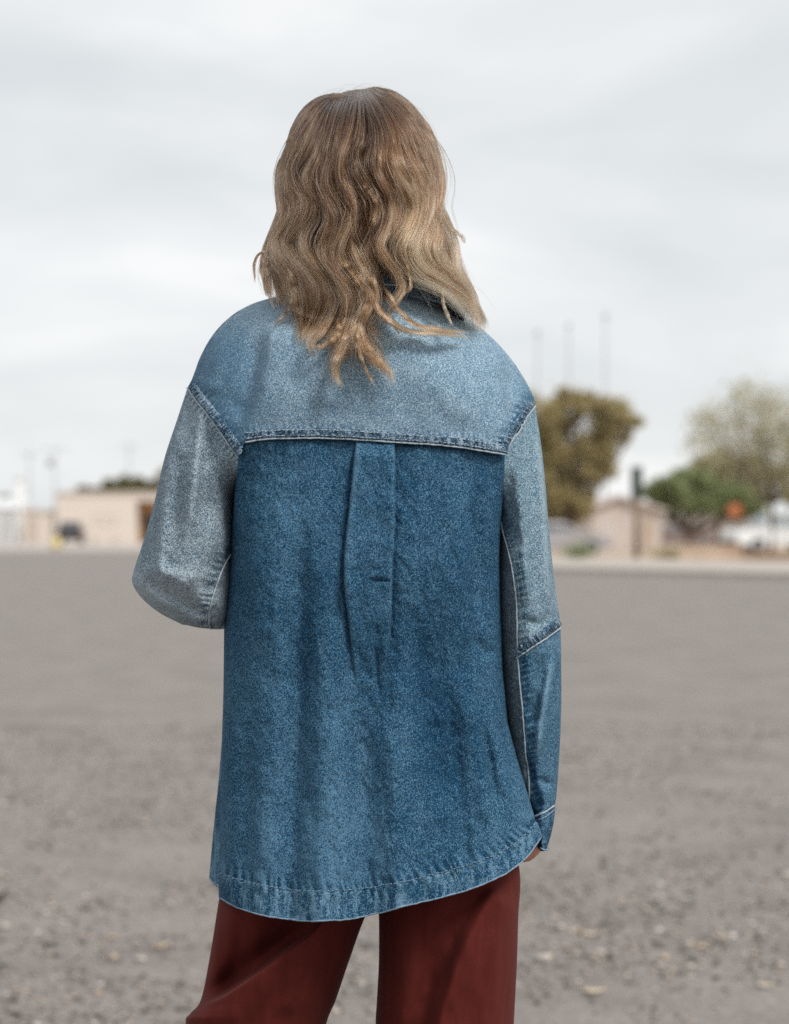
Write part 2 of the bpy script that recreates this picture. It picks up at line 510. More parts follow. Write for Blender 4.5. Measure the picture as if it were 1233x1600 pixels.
d2 = 185.0
ws = empty('white_shed', (0, 0, 0), 0, 'long white shed with a shallow gable roof at the far edge of the lot', 'shed')
y2 = d2 - D; xa, xb = gx(-140, d2), gx(30, d2)
box('wall', xa, xb, y2, y2 + 9, 0.1, gz(795, d2), M_white, ws)
vs = [(xa - .2, y2 - .3, gz(795, d2)), (xb + .2, y2 - .3, gz(795, d2)), (xb + .2, y2 + 9.3, gz(795, d2)), (xa - .2, y2 + 9.3, gz(795, d2)), (xa - .2, y2 + 4.5, gz(778, d2)), (xb + .2, y2 + 4.5, gz(778, d2))]
pydata('roof', vs, [(0, 1, 5, 4), (2, 3, 4, 5), (0, 4, 3), (1, 2, 5), (0, 3, 2, 1)], simple('white_metal_roof', (0.68, 0.69, 0.70), 0.5, 0.04, 2), ws, False)
window_part(ws, gx(-30, d2), gx(-5, d2), y2, gz(828, d2), gz(808, d2), M_white, M_glass_lt)
box('door', gx(6, d2), gx(20, d2), y2 - 0.04, y2 - .001, 0.12, gz(806, d2), simple('grey_door', (0.5, 0.5, 0.5), 0.6), ws)

def ngon_prism(bm, prof, y0, y1, top_in=None):
    """side profile [(x, z)] stood between y0 and y1; vertices above top_in[0] pulled in by top_in[1]"""
    def yy(z, y, s):
        if top_in and z > top_in[0]: return y - s * top_in[1] * (z - top_in[0]) / (top_in[2] - top_in[0])
        return y
    A = [bm.verts.new((x, yy(z, y0, -1), z)) for x, z in prof]
    B = [bm.verts.new((x, yy(z, y1, 1), z)) for x, z in prof]
    n = len(prof)
    bm.faces.new(A); bm.faces.new(B[::-1])
    for i in range(n):
        bm.faces.new((A[i], B[i], B[(i + 1) % n], A[(i + 1) % n]))

def vehicle(name, label, cat, loc, rz, paint, kind='suv', group=None, glass=None):
    """a car along local X (front at +X), wheels on z = 0"""
    t = empty(name, loc, rz, label, cat, group)
    L, Wd = (4.7, 1.84)
    glass = glass or M_glass
    if kind == 'suv':
        low = [(-2.30, .42), (-2.34, .75), (-2.28, 1.02), (-2.18, 1.10), (1.05, 1.08), (2.05, 1.00), (2.28, .86), (2.36, .60), (2.30, .36), (1.85, .30), (-1.9, .30)]
        cab = [(-2.16, 1.09), (-1.92, 1.66), (-1.7, 1.72), (0.05, 1.74), (0.25, 1.70), (1.05, 1.09)]
    elif kind == 'pickup':
        low = [(-2.65, .52), (-2.65, 1.08), (-2.55, 1.12), (1.25, 1.15), (2.30, 1.08), (2.52, .95), (2.58, .62), (2.48, .42), (2.0, .36), (-2.3, .40)]
        cab = [(-0.85, 1.13), (-0.75, 1.80), (-0.6, 1.88), (0.45, 1.89), (0.62, 1.84), (1.28, 1.14)]
    else:
        low = [(-2.20, .42), (-2.30, .72), (-2.25, .92), (-2.10, .98), (1.10, .96), (2.00, .86), (2.22, .70), (2.28, .50), (2.20, .30), (1.8, .26), (-1.85, .26)]
        cab = [(-1.75, .97), (-1.10, 1.36), (-.85, 1.42), (0.15, 1.43), (0.35, 1.39), (1.10, .965)]
    h = Wd / 2
    bm = bmesh.new(); ngon_prism(bm, low, -h, h)
    bmesh.ops.bevel(bm, geom=[e for e in bm.edges if abs(e.verts[0].co.y - e.verts[1].co.y) < 1e-4], offset=0.06, segments=2, affect='EDGES')
    body = from_bm('body', bm, paint, t)
    zt = max(z for _, z in cab); zb = min(z for _, z in cab)
    bm = bmesh.new(); ngon_prism(bm, cab, -h + .06, h - .06, (zb, 0.17, zt))
    from_bm('cabin', bm, paint, t)
    # side glass, windscreen and rear window stand 6 mm proud of the cabin
    inset = lambda z: h - .06 - 0.17 * (z - zb) / (zt - zb) + 0.006
    xs0, xs1 = cab[0][0], cab[-1][0]
    def xl(z): return np.interp(z, [cab[0][1], cab[1][1]], [cab[0][0], cab[1][0]])
    def xr(z): return np.interp(z, [cab[-1][1], cab[-2][1]], [cab[-1][0], cab[-2][0]])
    z0, z1 = zb + .05, zt - .13
    mids = [-0.62, 0.18] if kind != 'pickup' else [0.05]
    cuts_lo = [xl(z0) + .10] + mids + [xr(z0) - .12]
    cuts_hi = [xl(z1) + .10] + mids + [xr(z1) - .12]
    for s in (-1, 1):
        for k in range(len(cuts_lo) - 1):
            a0, a1 = cuts_lo[k] + .03, cuts_lo[k + 1] - .03
            b0, b1 = cuts_hi[k] + .03, cuts_hi[k + 1] - .03
            q = [(a0, s * inset(z0), z0), (a1, s * inset(z0), z0), (b1, s * inset(z1), z1), (b0, s * inset(z1), z1)]
            q2 = [(x, y - s * .02, z) for x, y, z in q]
            pydata('window', q + q2, [(0, 1, 2, 3), (7, 6, 5, 4), (0, 4, 5, 1), (1, 5, 6, 2), (2, 6, 7, 3), (3, 7, 4, 0)], glass, t, False)
    for nm, xf, s in (('windscreen', xr, 1), ('rear_window', xl, -1)):
        w0, w1 = inset(z0) - .10, inset(z1) - .08
        q = [(xf(z0) + s * .008, -w0, z0), (xf(z0) + s * .008, w0, z0), (xf(z1) + s * .008, w1, z1), (xf(z1) + s * .008, -w1, z1)]
        q2 = [(x - s * .02, y, z) for x, y, z in q]
        pydata(nm, q + q2, [(0, 1, 2, 3), (7, 6, 5, 4), (0, 4, 5, 1), (1, 5, 6, 2), (2, 6, 7, 3), (3, 7, 4, 0)], glass, t, False)
    wr = 0.36 if kind != 'sedan' else 0.32
    for wx in (-1.42, 1.42):
        for s in (-1, 1):
            bm = bmesh.new()
            bmesh.ops.create_cone(bm, cap_ends=True, segments=24, radius1=wr, radius2=wr, depth=0.24, matrix=Matrix.Translation((wx, s * (h - .10), wr)) @ Matrix.Rotation(R(90), 4, 'X'))
            w = from_bm('wheel', bm, M_tyre, t)
            bm = bmesh.new()
            bmesh.ops.create_cone(bm, cap_ends=True, segments=16, radius1=wr * .62, radius2=wr * .5, depth=0.05, matrix=Matrix.Translation((wx, s * (h + .03), wr)) @ Matrix.Rotation(R(90) * (1 if s < 0 else -1), 4, 'X'))
            from_bm('rim', bm, M_rim, w)
    xf, xb = max(x for x, _ in low), min(x for x, _ in low)
    for s in (-1, 1):
        box('headlight', xf - .16, xf - .02, s * (h - .28) - .16, s * (h - .28) + .16, .68, .82, M_lamp, t, .02)
        box('tail_light', xb - .02, xb + .10, s * (h - .16) - .1, s * (h - .16) + .1, .74, 1.0, M_red_lamp, t, .02)
        box('wing_mirror', 0.92, 1.08, s * (h + .09) - .09, s * (h + .09) + .09, zb + .02, zb + .2, paint, t, .03)
    box('bumper', xf - .12, xf + .05, -h + .06, h - .06, .36, .52, M_dark, t, .03)
    box('bumper', xb - .05, xb + .12, -h + .06, h - .06, .40, .58, M_dark, t, .03)
    return t

paint_dark = simple('car_paint_dark', (0.045, 0.042, 0.045), 0.25, 0.05, 2, spec=0.6)
paint_white = simple('car_paint_white', (0.74, 0.76, 0.77), 0.25, 0.03, 2, spec=0.5)
paint_silver = simple('car_paint_silver', (0.40, 0.385, 0.40), 0.3, 0.05, 2, 0.3)
paint_brown = simple('car_paint_brown', (0.20, 0.15, 0.14), 0.3, 0.05, 2)
dd = 150.0
vehicle('parked_car', 'dark parked car seen from behind in front of the flat roofed building', 'car', (gx(111, 163), 161, 0.12), R(94), paint_dark, 'suv', 'cars parked around the lot')
dw = 101.0
vehicle('parked_car', 'white pickup truck parked beyond the low brown wall', 'pickup truck', (gx(1214, dw), dw - D, 0.14), R(196), paint_white, 'pickup', 'cars parked around the lot', M_glass_lt)
vehicle('parked_car', 'pale silver car parked under the big olive tree', 'car', (gx(868, 90), 88, 0.14), R(4), paint_silver, 'sedan', 'cars parked around the lot')
vehicle('parked_car', 'brown car parked under the round green tree', 'car', (gx(1058, 128), 126, 0.14), R(10), paint_brown, 'sedan', 'cars parked around the lot')

# yellow bollard by the dark car
yb_ = empty('bollard', (gx(88, 118), 118 - D, 0.12), 0, 'short fat yellow bollard beside the dark parked car', 'bollard')
bm = bmesh.new(); bmesh.ops.create_cone(bm, cap_ends=True, segments=16, radius1=.27, radius2=.25, depth=0.58, matrix=Matrix.Translation((0, 0, .29)))
from_bm('post', bm, M_yellow, yb_, True)
bm = bmesh.new(); bmesh.ops.create_uvsphere(bm, u_segments=16, v_segments=8, radius=.25, matrix=Matrix.Translation((0, 0, .58)) @ Matrix.Diagonal((1, 1, .5, 1)))
from_bm('cap', bm, M_yellow, yb_, True)

# right: pinkish gabled house, tan low walls
dh = 108.0
house = empty('gabled_house', (0, 0, 0), 0, 'pinkish tan house with a low gable behind the dark post sign', 'house')
yh = dh - D; xa, xb = gx(925, dh), gx(1034, dh); ze = gz(797, dh); xm = gx(966, dh); zr = gz(779, dh)
vs = [(xa, yh, .1), (xb, yh, .1), (xb, yh, ze), (xm, yh, zr), (xa, yh, ze), (xa, yh + 9, .1), (xb, yh + 9, .1), (xb, yh + 9, ze), (xm, yh + 9, zr), (xa, yh + 9, ze)]
pydata('wall', vs, [(0, 1, 2, 3, 4), (9, 8, 7, 6, 5), (0, 5, 6, 1), (1, 6, 7, 2), (4, 9, 5, 0)], M_house, house, False)
for sx in (-1, 1):
    xe = xa - .3 if sx < 0 else xb + .3
    zz = ze - .1
    vs = [(xm, yh - .3, zr + .03), (xe, yh - .3, zz), (xe, yh + 9.3, zz), (xm, yh + 9.3, zr + .03)]
    vs = vs + [(x, y, z + .16) for x, y, z in vs]
    pydata('roof', vs, [(0, 1, 2, 3), (7, 6, 5, 4), (0, 4, 5, 1), (1, 5, 6, 2), (2, 6, 7, 3), (3, 7, 4, 0)], M_roof, house, False)
window_part(house, gx(940, dh), gx(958, dh), yh, gz(835, dh), gz(815, dh), M_white, M_house)
dr = box('door', gx(1006, dh), gx(1020, dh), yh - .05, yh - .002, .15, gz(808, dh), simple('tan_door', (0.50, 0.39, 0.31), .7), house)
box('handle', gx(1017, dh), gx(1018.5, dh), yh - .09, yh - .052, 1.1, 1.2, M_steel, dr)

def block_wall(name, label, pxa, pxb, d, z0, z1, mat, cap_mat, bw=0.42, bh=0.2):
    """wall laid of separate blocks with recessed joints, joined as one course-work mesh, and coping stones"""
    t = empty(name, (0, 0, 0), 0, label, 'wall')
    xa, xb = gx(pxa, d), gx(pxb, d); y = d - D
    box('core', xa + .02, xb - .02, y + .02, y + .2, z0, z1 - .001, mat, t)
    bm = bmesh.new()
    z = z0; r = 0
    while z < z1 - .05:
        zt_ = min(z + bh, z1)
        x = xa - (bw / 2 if r % 2 else 0)
        while x < xb:
            l, rr = max(x, xa), min(x + bw, xb)
            if rr - l > .06:
                bm_box(bm, l + .006, rr - .006, y + random.uniform(-.004, .004), y + .05, z + .006, zt_ - .006)
            x += bw
        z += bh; r += 1
    tag(from_bm('block', bm, mat, t), kind='stuff')
    x = xa - .04; me = None
    while x < xb:
        rr = min(x + .9, xb + .04)
        box('coping_stone', x + .004, rr - .004, y - .05, y + .25, z1, z1 + .08, cap_mat, t, .012)
        x += .9
    return t

block_wall('block_wall', 'low tan block wall in front of the brown car and green tree', 1062, 1133, 76, .14, .62, M_tan_wall, simple('tan_coping', (0.50, 0.39, 0.30), .9))
block_wall('block_wall', 'end pillar of the tan block wall, slightly deeper tan', 1134, 1160, 75, .14, .62, simple('deep_tan_block', (0.46, 0.345, 0.26), .9, .1, 2), simple('deep_tan_coping', (0.46, 0.33, 0.23), .9))
block_wall('block_wall', 'low brown block wall in front of the white pickup', 1161, 1420, 74, .14, .36, simple('brown_block', (0.31, 0.225, 0.165), .9, .1, 2), simple('brown_coping', (0.36, 0.25, 0.17), .9))
block_wall('block_wall', 'long grey boundary wall behind the parked brown car', 1030, 1420, 150, .1, 2.1, simple('grey_pink_block', (0.36, 0.31, 0.285), .9, .1, 1), simple('grey_coping', (0.36, 0.32, 0.30), .9), 1.2, .6)
block_wall('block_wall', 'long tan boundary wall behind the big olive tree', 320, 930, 140, .1, 1.5, simple('pale_tan_block', (0.44, 0.36, 0.30), .9, .1, 1), simple('pale_coping', (0.40, 0.33, 0.28), .9), 1.2, .6)

# poles and signs
def pole(name, label, cat, px, d, top, r0, r1, mat, group=None, arms=()):
    t = empty(name, (gx(px, d), d - D, 0), 0, label, cat, group)
    zt_ = gz(top, d)
    tube('shaft', [(0, 0, 0), (0, 0, zt_ * .5), (0, 0, zt_)], [r0, (r0 + r1) / 2, r1], mat, t, 10)
    tube('base', [(0, 0, 0), (0, 0, .3)], [r0 * 1.8, r0 * 1.8], M_concrete, t, 10)
    for z, w, th in arms:
        box('crossarm', -w, w, -r1 - th, -r1, zt_ - z - th, zt_ - z, mat, t)
        for k in (-.9, -.45, .45, .9):
            tube('insulator', [(k * w, -r1 - th / 2, zt_ - z), (k * w, -r1 - th / 2, zt_ - z + .22)], .06, M_white, t, 8)
    return t
for px, top, nm in ((840, 522, 'shortest slim grey pole nearest the jacket sleeve, above the olive tree'), (889, 512, 'middle slim grey pole rising behind the big olive tree'), (946, 497, 'tallest slim grey pole rising behind the olive tree')):
    p_ = pole('flag_pole', nm, 'pole', px, 125, top, .07, .045, M_steel, 'tall poles behind the olive tree')
    bm = bmesh.new(); bmesh.ops.create_uvsphere(bm, u_segments=12, v_segments=8, radius=.14, matrix=Matrix.Translation((0, 0, gz(top, 125) + .12)))
    from_bm('finial', bm, M_steel, p_, True)
pole('utility_pole', 'utility pole with crossarms behind the white shed', 'pole', 46, 205, 702, .10, .07, M_steel, 'utility poles on the left', ((.5, 1.0, .07),))
pole('utility_pole', 'plain utility pole rising behind the flat roofed building', 'pole', 202, 205, 692, .09, .06, M_steel, 'utility poles on the left', ((.3, .8, .07),))
pole('utility_pole', 'utility pole with a transformer can beside the crossarm pole', 'pole', 86, 210, 700, .09, .06, M_steel, 'utility poles on the left', ((.1, 1.2, .07),))
tr = [o for o in col.objects if o.name.startswith('utility_pole')][-1]
bm = bmesh.new(); bmesh.ops.create_cone(bm, cap_ends=True, segments=14, radius1=.3, radius2=.3, depth=.8, matrix=Matrix.Translation((-.45, 0, gz(722, 210))))
from_bm('transformer', bm, M_steel, tr, True)
wp = empty('pylon', (gx(31, 182), 182 - D, 0), 0, 'stubby white pylon beside the end of the white shed', 'pylon')
tube('shaft', [(0, 0, 0), (0, 0, gz(750, 182))], [.34, .26], M_white, wp, 12)
box('cap', -.36, .36, -.36, .36, gz(750, 182), gz(745, 182), M_white, wp, .03)

dp = 80.0
ps = empty('post_sign', (gx(995, dp), dp - D, .14), 0, 'dark narrow panel sign on a brown wooden post in the dirt yard', 'sign')
zb_ = gz(848, dp)
tube('post', [(0, 0, 0), (0, 0, gz(785, dp))], [.13, .12], M_wood, ps, 10)
box('panel', -.21, .21, -.10, .10, gz(787, dp), gz(737, dp), simple('dark_green_panel', (0.035, 0.05, 0.04), .5, .15, 4), ps, .02)
box('cap', -.24, .24, -.13, .13, gz(737, dp), gz(734, dp), M_steel, ps, .01)

do = 104.0
os_ = empty('round_sign', (gx(1148, do), do - D, .14), 0, 'round orange sign on a post beside the white pickup', 'sign')
zc_ = gz(802, do)
tube('post', [(0, 0, 0), (0, 0, zc_)], .035, M_steel, os_, 8)
bm = bmesh.new(); bmesh.ops.create_cone(bm, cap_ends=True, segments=32, radius1=.36, radius2=.36, depth=.03, matrix=Matrix.Translation((0, -.055, zc_)) @ Matrix.Rotation(R(90), 4, 'X'))
from_bm('disc', bm, M_orange, os_)

# ------------------------------------------------------------------ trees
def leaf_mat(name, a, b_col):
    m, nt, b = new_mat(name)
    gi = nt.nodes.new('ShaderNodeNewGeometry')
    c = ramp_node(nt, gi.outputs['Random Per Island'], [(0.0, a), (1.0, b_col)])
    nt.links.new(c, b.inputs['Base Color'])
    b.inputs['Roughness'].default_value = 0.6
    b.inputs['Specular IOR Level'].default_value = 0.3
    tr_ = nt.nodes.new('ShaderNodeBsdfTranslucent'); nt.links.new(c, tr_.inputs['Color'])
    ms = nt.nodes.new('ShaderNodeMixShader'); ms.inputs[0].default_value = .42
    out = [n for n in nt.nodes if n.type == 'OUTPUT_MATERIAL'][0]
    nt.links.new(b.outputs[0], ms.inputs[1]); nt.links.new(tr_.outputs[0], ms.inputs[2]); nt.links.new(ms.outputs[0], out.inputs['Surface'])
    return m
M_olive = leaf_mat('leaf_olive', (0.31, 0.26, 0.125), (0.54, 0.46, 0.25))
M_green = leaf_mat('leaf_green', (0.16, 0.20, 0.09), (0.43, 0.48, 0.25))
M_khaki = leaf_mat('leaf_khaki', (0.40, 0.345, 0.24), (0.58, 0.51, 0.38))
M_lime = leaf_mat('leaf_lime', (0.30, 0.32, 0.10), (0.48, 0.48, 0.20))
M_bark = simple('bark', (0.13, 0.10, 0.075), 0.95, 0.3, 6)

def tree(name, label, loc, clumps, nleaf, size, mat, trunk_h, r, group='trees beyond the lot', spread=1.0):
    """clumps: (dx, dy, z, radius) - leafy masses, each carried by its own limb"""
    t = empty(name, loc, 0, label, 'tree', group)
    verts, faces = [], []
    fork = np.array([0, 0, trunk_h])
    v, f = tube_arrays(resample([(0, 0, 0), (.06, .03, trunk_h * .5), (0, 0, trunk_h)], 6), np.linspace(r, r * .7, 6), 8)
    verts += v; faces += f
    tips = []
    for dx, dy, z, rad in clumps:
        tip = np.array([dx, dy, z])
        mid = fork * .5 + tip * .5 + np.array([random.uniform(-.3, .3), random.uniform(-.3, .3), -.1 * rad])
        for k in range(4):
            t2 = tip + np.array([random.gauss(0, .5), random.gauss(0, .5), random.gauss(0.1, .4)]) * rad
            base = len(verts)
            v, f = tube_arrays(resample([fork - (0, 0, .15), mid, t2], 7), np.linspace(r * .5, r * .06, 7), 5)
            verts += v; faces += [tuple(i + base for i in q) for q in f]
            tips.append((t2, rad))
    pydata('trunk', verts, faces, M_bark, t)
    tot = sum(c[3] ** 2 for c in clumps)
    P = []
    for dx, dy, z, rad in clumps:
        n = int(nleaf * rad ** 2 / tot)
        nsub = max(5, int(rad * 7))
        u = rng.normal(size=(nsub, 3)); u /= np.linalg.norm(u, axis=1)[:, None]
        cen = np.array([dx, dy, z]) + u * (rng.random((nsub, 1)) ** .4) * rad * np.array([1.1, 1.1, .85]) * .85
        k = rng.integers(0, nsub, n)
        w = rng.normal(size=(n, 3)) * rad * .19 * spread
        P.append(cen[k] + w)
    P = np.vstack(P)
    P = P[P[:, 2] > trunk_h * .55]
    n = len(P)
    nr = rng.normal(size=(n, 3)); nr /= np.linalg.norm(nr, axis=1)[:, None]
    a = np.cross(nr, rng.normal(size=(n, 3))); a /= np.linalg.norm(a, axis=1)[:, None]
    b2 = np.cross(nr, a)
    sz = size * rng.uniform(.6, 1.4, (n, 1))
    q = np.stack([P - a * sz, P + b2 * sz * .55, P + a * sz, P - b2 * sz * .55], 1).reshape(-1, 3)
    me = bpy.data.meshes.new('crown')
    me.vertices.add(n * 4); me.vertices.foreach_set('co', q.ravel())
    me.loops.add(n * 4); me.loops.foreach_set('vertex_index', np.arange(n * 4))
    me.polygons.add(n); me.polygons.foreach_set('loop_start', np.arange(n) * 4)
    me.update(calc_edges=True)
    link_mesh('crown', me, mat, t)
    return t

def clump_px(cx_px, base_d, lst):
    """clumps given as photo pixel centre + pixel radius, turned into metres round the trunk"""
    k = S * base_d / D
    return [((px - cx_px) * k, random.uniform(-1, 1) * .8, gz(py, base_d) - .1, rp * k) for px, py, rp in lst]

dt = 95.0
tree('olive_tree', 'big olive brown tree rising behind the pale silver car, nearest the jacket', (gx(890, dt), dt - D, .1),
     clump_px(890, dt, [(845, 655, 42), (885, 650, 40), (930, 650, 36), (972, 650, 24), (998, 658, 14), (860, 700, 48), (915, 695, 44), (950, 690, 30), (845, 740, 46), (895, 745, 44), (935, 740, 26), (870, 785, 40), (830, 700, 45), (820, 770, 44), (908, 785, 26), (850, 805, 26), (885, 808, 22), (968, 672, 18), (945, 638, 32), (912, 630, 30), (890, 625, 26), (940, 720, 26)]), 17000, .13, M_olive, 1.6, .15, spread=1.1)
dg = 118.0
tree('round_tree', 'dense green rounded tree between the dark post sign and the orange sign', (gx(1075, dg), dg - D, .1),
     clump_px(1075, dg, [(1033, 757, 28), (1060, 765, 34), (1095, 768, 36), (1132, 775, 36), (1165, 782, 30), (1110, 792, 30), (1016, 772, 22), (1050, 790, 26), (1155, 797, 24), (1185, 795, 18), (1078, 786, 28)]), 15000, .14, M_green, 1.0, .2)
dk = 128.0
tree('khaki_tree', 'khaki tree top showing over the dense green rounded tree', (gx(1120, dk), dk - D, .1),
     clump_px(1120, dk, [(1098, 738, 26), (1125, 728, 30), (1155, 730, 34), (1180, 758, 32), (1078, 750, 18), (1120, 755, 26), (1150, 765, 26), (1200, 740, 26)]), 8500, .14, leaf_mat('leaf_moss', (0.24, 0.22, 0.11), (0.44, 0.40, 0.24)), 2.0, .2)
db = 100.0
tree('sparse_tree', 'tall sparse pale tree with thin foliage above the white pickup', (gx(1205, db), db - D, .1),
     clump_px(1205, db, [(1150, 650, 44), (1180, 630, 40), (1220, 640, 46), (1120, 690, 40), (1165, 700, 48), (1215, 705, 50), (1260, 670, 54), (1212, 742, 34), (1245, 745, 44), (1105, 660, 24), (1280, 720, 50)]), 5200, .11, leaf_mat('leaf_pale', (0.36, 0.335, 0.20), (0.58, 0.54, 0.37)), 2.4, .13, spread=2.0)
tree('lime_tree', 'small yellow green tree behind the cab of the white pickup', (gx(1238, 112), 112 - D, .1),
     clump_px(1238, 112, [(1228, 770, 14), (1245, 778, 18), (1262, 765, 18)]), 2500, .12, M_lime, 1.2, .1)
tree('rear_tree', 'olive green tree top showing above the flat roofed building', (gx(190, 200), 200 - D, .1),
     clump_px(190, 200, [(130, 769, 12), (150, 767, 14), (172, 762, 16), (195, 757, 18), (218, 761, 16), (240, 763, 15), (107, 775, 9)]), 13000, .2, leaf_mat('leaf_sage', (0.13, 0.125, 0.05), (0.25, 0.23, 0.11)), 2.2, .18)
tree('rear_tree', 'pale tree top beside the plain utility pole, partly behind the jacket sleeve', (gx(268, 200), 200 - D, .1),
     clump_px(268, 200, [(262, 745, 18), (285, 750, 18), (270, 768, 14)]), 3000, .14, M_khaki, 2.4, .18)
tree('rear_tree', 'dark green tree top at the far end behind the white shed', (gx(-15, 205), 205 - D, .1),
     clump_px(-15, 205, [(-20, 778, 12), (5, 780, 9), (-45, 775, 16)]), 3000, .15, M_green, 1.8, .18)

def shrub(label, px, py, d, w, h, mat, n=500, z0=.14):
    P = rng.normal(size=(n, 3)) * np.array([w * .33, w * .3, h * .3]); P[:, 2] = np.abs(P[:, 2] + h * .35)
    t = empty('shrub', (gx(px, d), d - D, z0), 0, label, 'shrub', 'shrubs in the dirt yard')
    v, f = [], []
    for p in P[:30]:
        b0 = len(v); vv, ff = tube_arrays([(0, 0, 0), tuple(p * .5), tuple(p)], [.015, .01, .004], 4)
        v += vv; f += [tuple(i + b0 for i in q) for q in ff]
    pydata('stem', v, f, M_bark, t)
    nr = rng.normal(size=(n, 3)); a = np.cross(nr, rng.normal(size=(n, 3))); a /= np.linalg.norm(a, axis=1)[:, None]
    b2 = np.cross(a, nr); b2 /= np.linalg.norm(b2, axis=1)[:, None]
    q = np.stack([P - a * .06, P + b2 * .03, P + a * .06, P - b2 * .03], 1).reshape(-1, 3)
    pydata('foliage', q, np.arange(n * 4).reshape(-1, 4), mat, t, False)
shrub('small dark shrub on the dirt beside the pale silver car', 903, 850, 80, .8, .7, M_green)
shrub('low olive shrub on the dirt at the end of the tan wall', 1045, 860, 79, 1.1, .5, M_olive)

# ------------------------------------------------------------------ gravel, stones, dry leaves
def gravel_mesh():
    bm0 = bmesh.new(); bmesh.ops.create_icosphere(bm0, subdivisions=1, radius=1.0)
    bv = np.array([v.co[:] for v in bm0.verts]); bf = np.array([[v.index for v in f.verts] for f in bm0.faces]); bm0.free()
    n = 46000
    dist = 4.2 + rng.random(n) ** 1.5 * 9.0
    x = np.clip(rng.normal(0, .5, n), -1.5, 1.5) * (dist * .62 + .8)
    y = dist - D
    keep = vnoise(x * 1.1 + 7, y * 1.1) + 0.5 * vnoise(x * 3.1, y * 3.1 + 4) > -0.45 + rng.normal(0, .25, n)
    x, y = x[keep], y[keep]; n = len(x)
    s = np.exp(rng.normal(math.log(.0058), .40, n)); s = np.clip(s, .0025, .014)
    V_ = np.empty((n, len(bv), 3))
    ang = rng.random(n) * 6.283
    sh = rng.uniform(.7, 1.3, (n, 3)); sh[:, 2] *= .65
    jit = 1 + rng.normal(0, .16, (n, len(bv), 1))
    b = bv[None] * jit * sh[:, None, :] * s[:, None, None]
    V_[..., 0] = b[..., 0] * np.cos(ang)[:, None] - b[..., 1] * np.sin(ang)[:, None] + x[:, None]
    V_[..., 1] = b[..., 0] * np.sin(ang)[:, None] + b[..., 1] * np.cos(ang)[:, None] + y[:, None]
    V_[..., 2] = b[..., 2] + (s * .35)[:, None]
    F = (bf[None] + (np.arange(n) * len(bv))[:, None, None]).reshape(-1, 3)
    me = bpy.data.meshes.new('gravel')
    me.vertices.add(n * len(bv)); me.vertices.foreach_set('co', V_.ravel())
    me.loops.add(F.size); me.loops.foreach_set('vertex_index', F.ravel())
    me.polygons.add(len(F)); me.polygons.foreach_set('loop_start', np.arange(len(F)) * 3)
    me.update(calc_edges=True)
    m, nt, bs = new_mat('gravel')
    gi = nt.nodes.new('ShaderNodeNewGeometry')
    c = ramp_node(nt, gi.outputs['Random Per Island'], [(0.0, (0.065, 0.057, 0.050)), (0.40, (0.165, 0.149, 0.135)), (0.76, (0.27, 0.243, 0.217)), (0.90, (0.38, 0.31, 0.245)), (1.0, (0.54, 0.50, 0.45))])
    nt.links.new(c, bs.inputs['Base Color']); bs.inputs['Roughness'].default_value = .85
    return tag(link_mesh('gravel', me, m), kind='stuff')
gravel_mesh()

M_leaf_dry = [simple('dry_leaf_pale', (0.60, 0.50, 0.36), .8, .15, 40), simple('dry_leaf_tan', (0.48, 0.34, 0.22), .8, .2, 40), simple('dry_leaf_dark', (0.06, 0.025, 0.018), .8, .3, 40)]
def dry_leaf(label, px, py, length, mat, rz, curl=.25):
    x, y = G(px, py)
    n = 9; vs = []; fs = []
    for i in range(n):
        t = i / (n - 1); w = .24 * math.sin(math.pi * min(1, t * .94 + .05)) ** .8
        zz = curl * (t - .5) ** 2 * 1.2
        for k, s in enumerate((-1, -.5, 0, .5, 1)):
            vs.append((length * (t - .5), length * w * s, length * (zz + .18 * curl * s * s) + .006))
    for i in range(n - 1):
        for k in range(4): fs.append((i * 5 + k, i * 5 + k + 1, i * 5 + 6 + k, i * 5 + 5 + k))
    root = empty('dry_leaf', (x, y, 0.002), rz, label, 'leaf', 'dry leaves scattered on the asphalt')
    bl = pydata('blade', vs, fs, mat, root)
    md = bl.modifiers.new('thick', 'SOLIDIFY'); md.thickness = .0012
    tube('stalk', [(length * .5, 0, length * .3 * curl + .006), (length * .62, length * .03, .012), (length * .74, length * .05, .006)], [.0016, .0013, .001], mat, root, 6)
    return root
dry_leaf('long pale dry leaf on the asphalt near the right edge of the trousers', 927, 1554, .062, M_leaf_dry[0], .08)
dry_leaf('oval pale dry leaf lying farther out, above the long pale one', 922, 1464, .055, M_leaf_dry[0], -.1)
dry_leaf('tan dry leaf alone on the asphalt at far right', 1196, 1545, .045, M_leaf_dry[0], -.5)
dry_leaf('dark brown curled leaf at the very left edge of the picture', -3, 1412, .075, M_leaf_dry[2], .9, .9)
dry_leaf('small tan leaf on the asphalt left of the trousers fold', 250, 1484, .05, M_leaf_dry[1], .3)
dry_leaf('small tan leaf close to the right trouser leg, in front of the oval leaf', 858, 1500, .045, M_leaf_dry[1], 1.2)

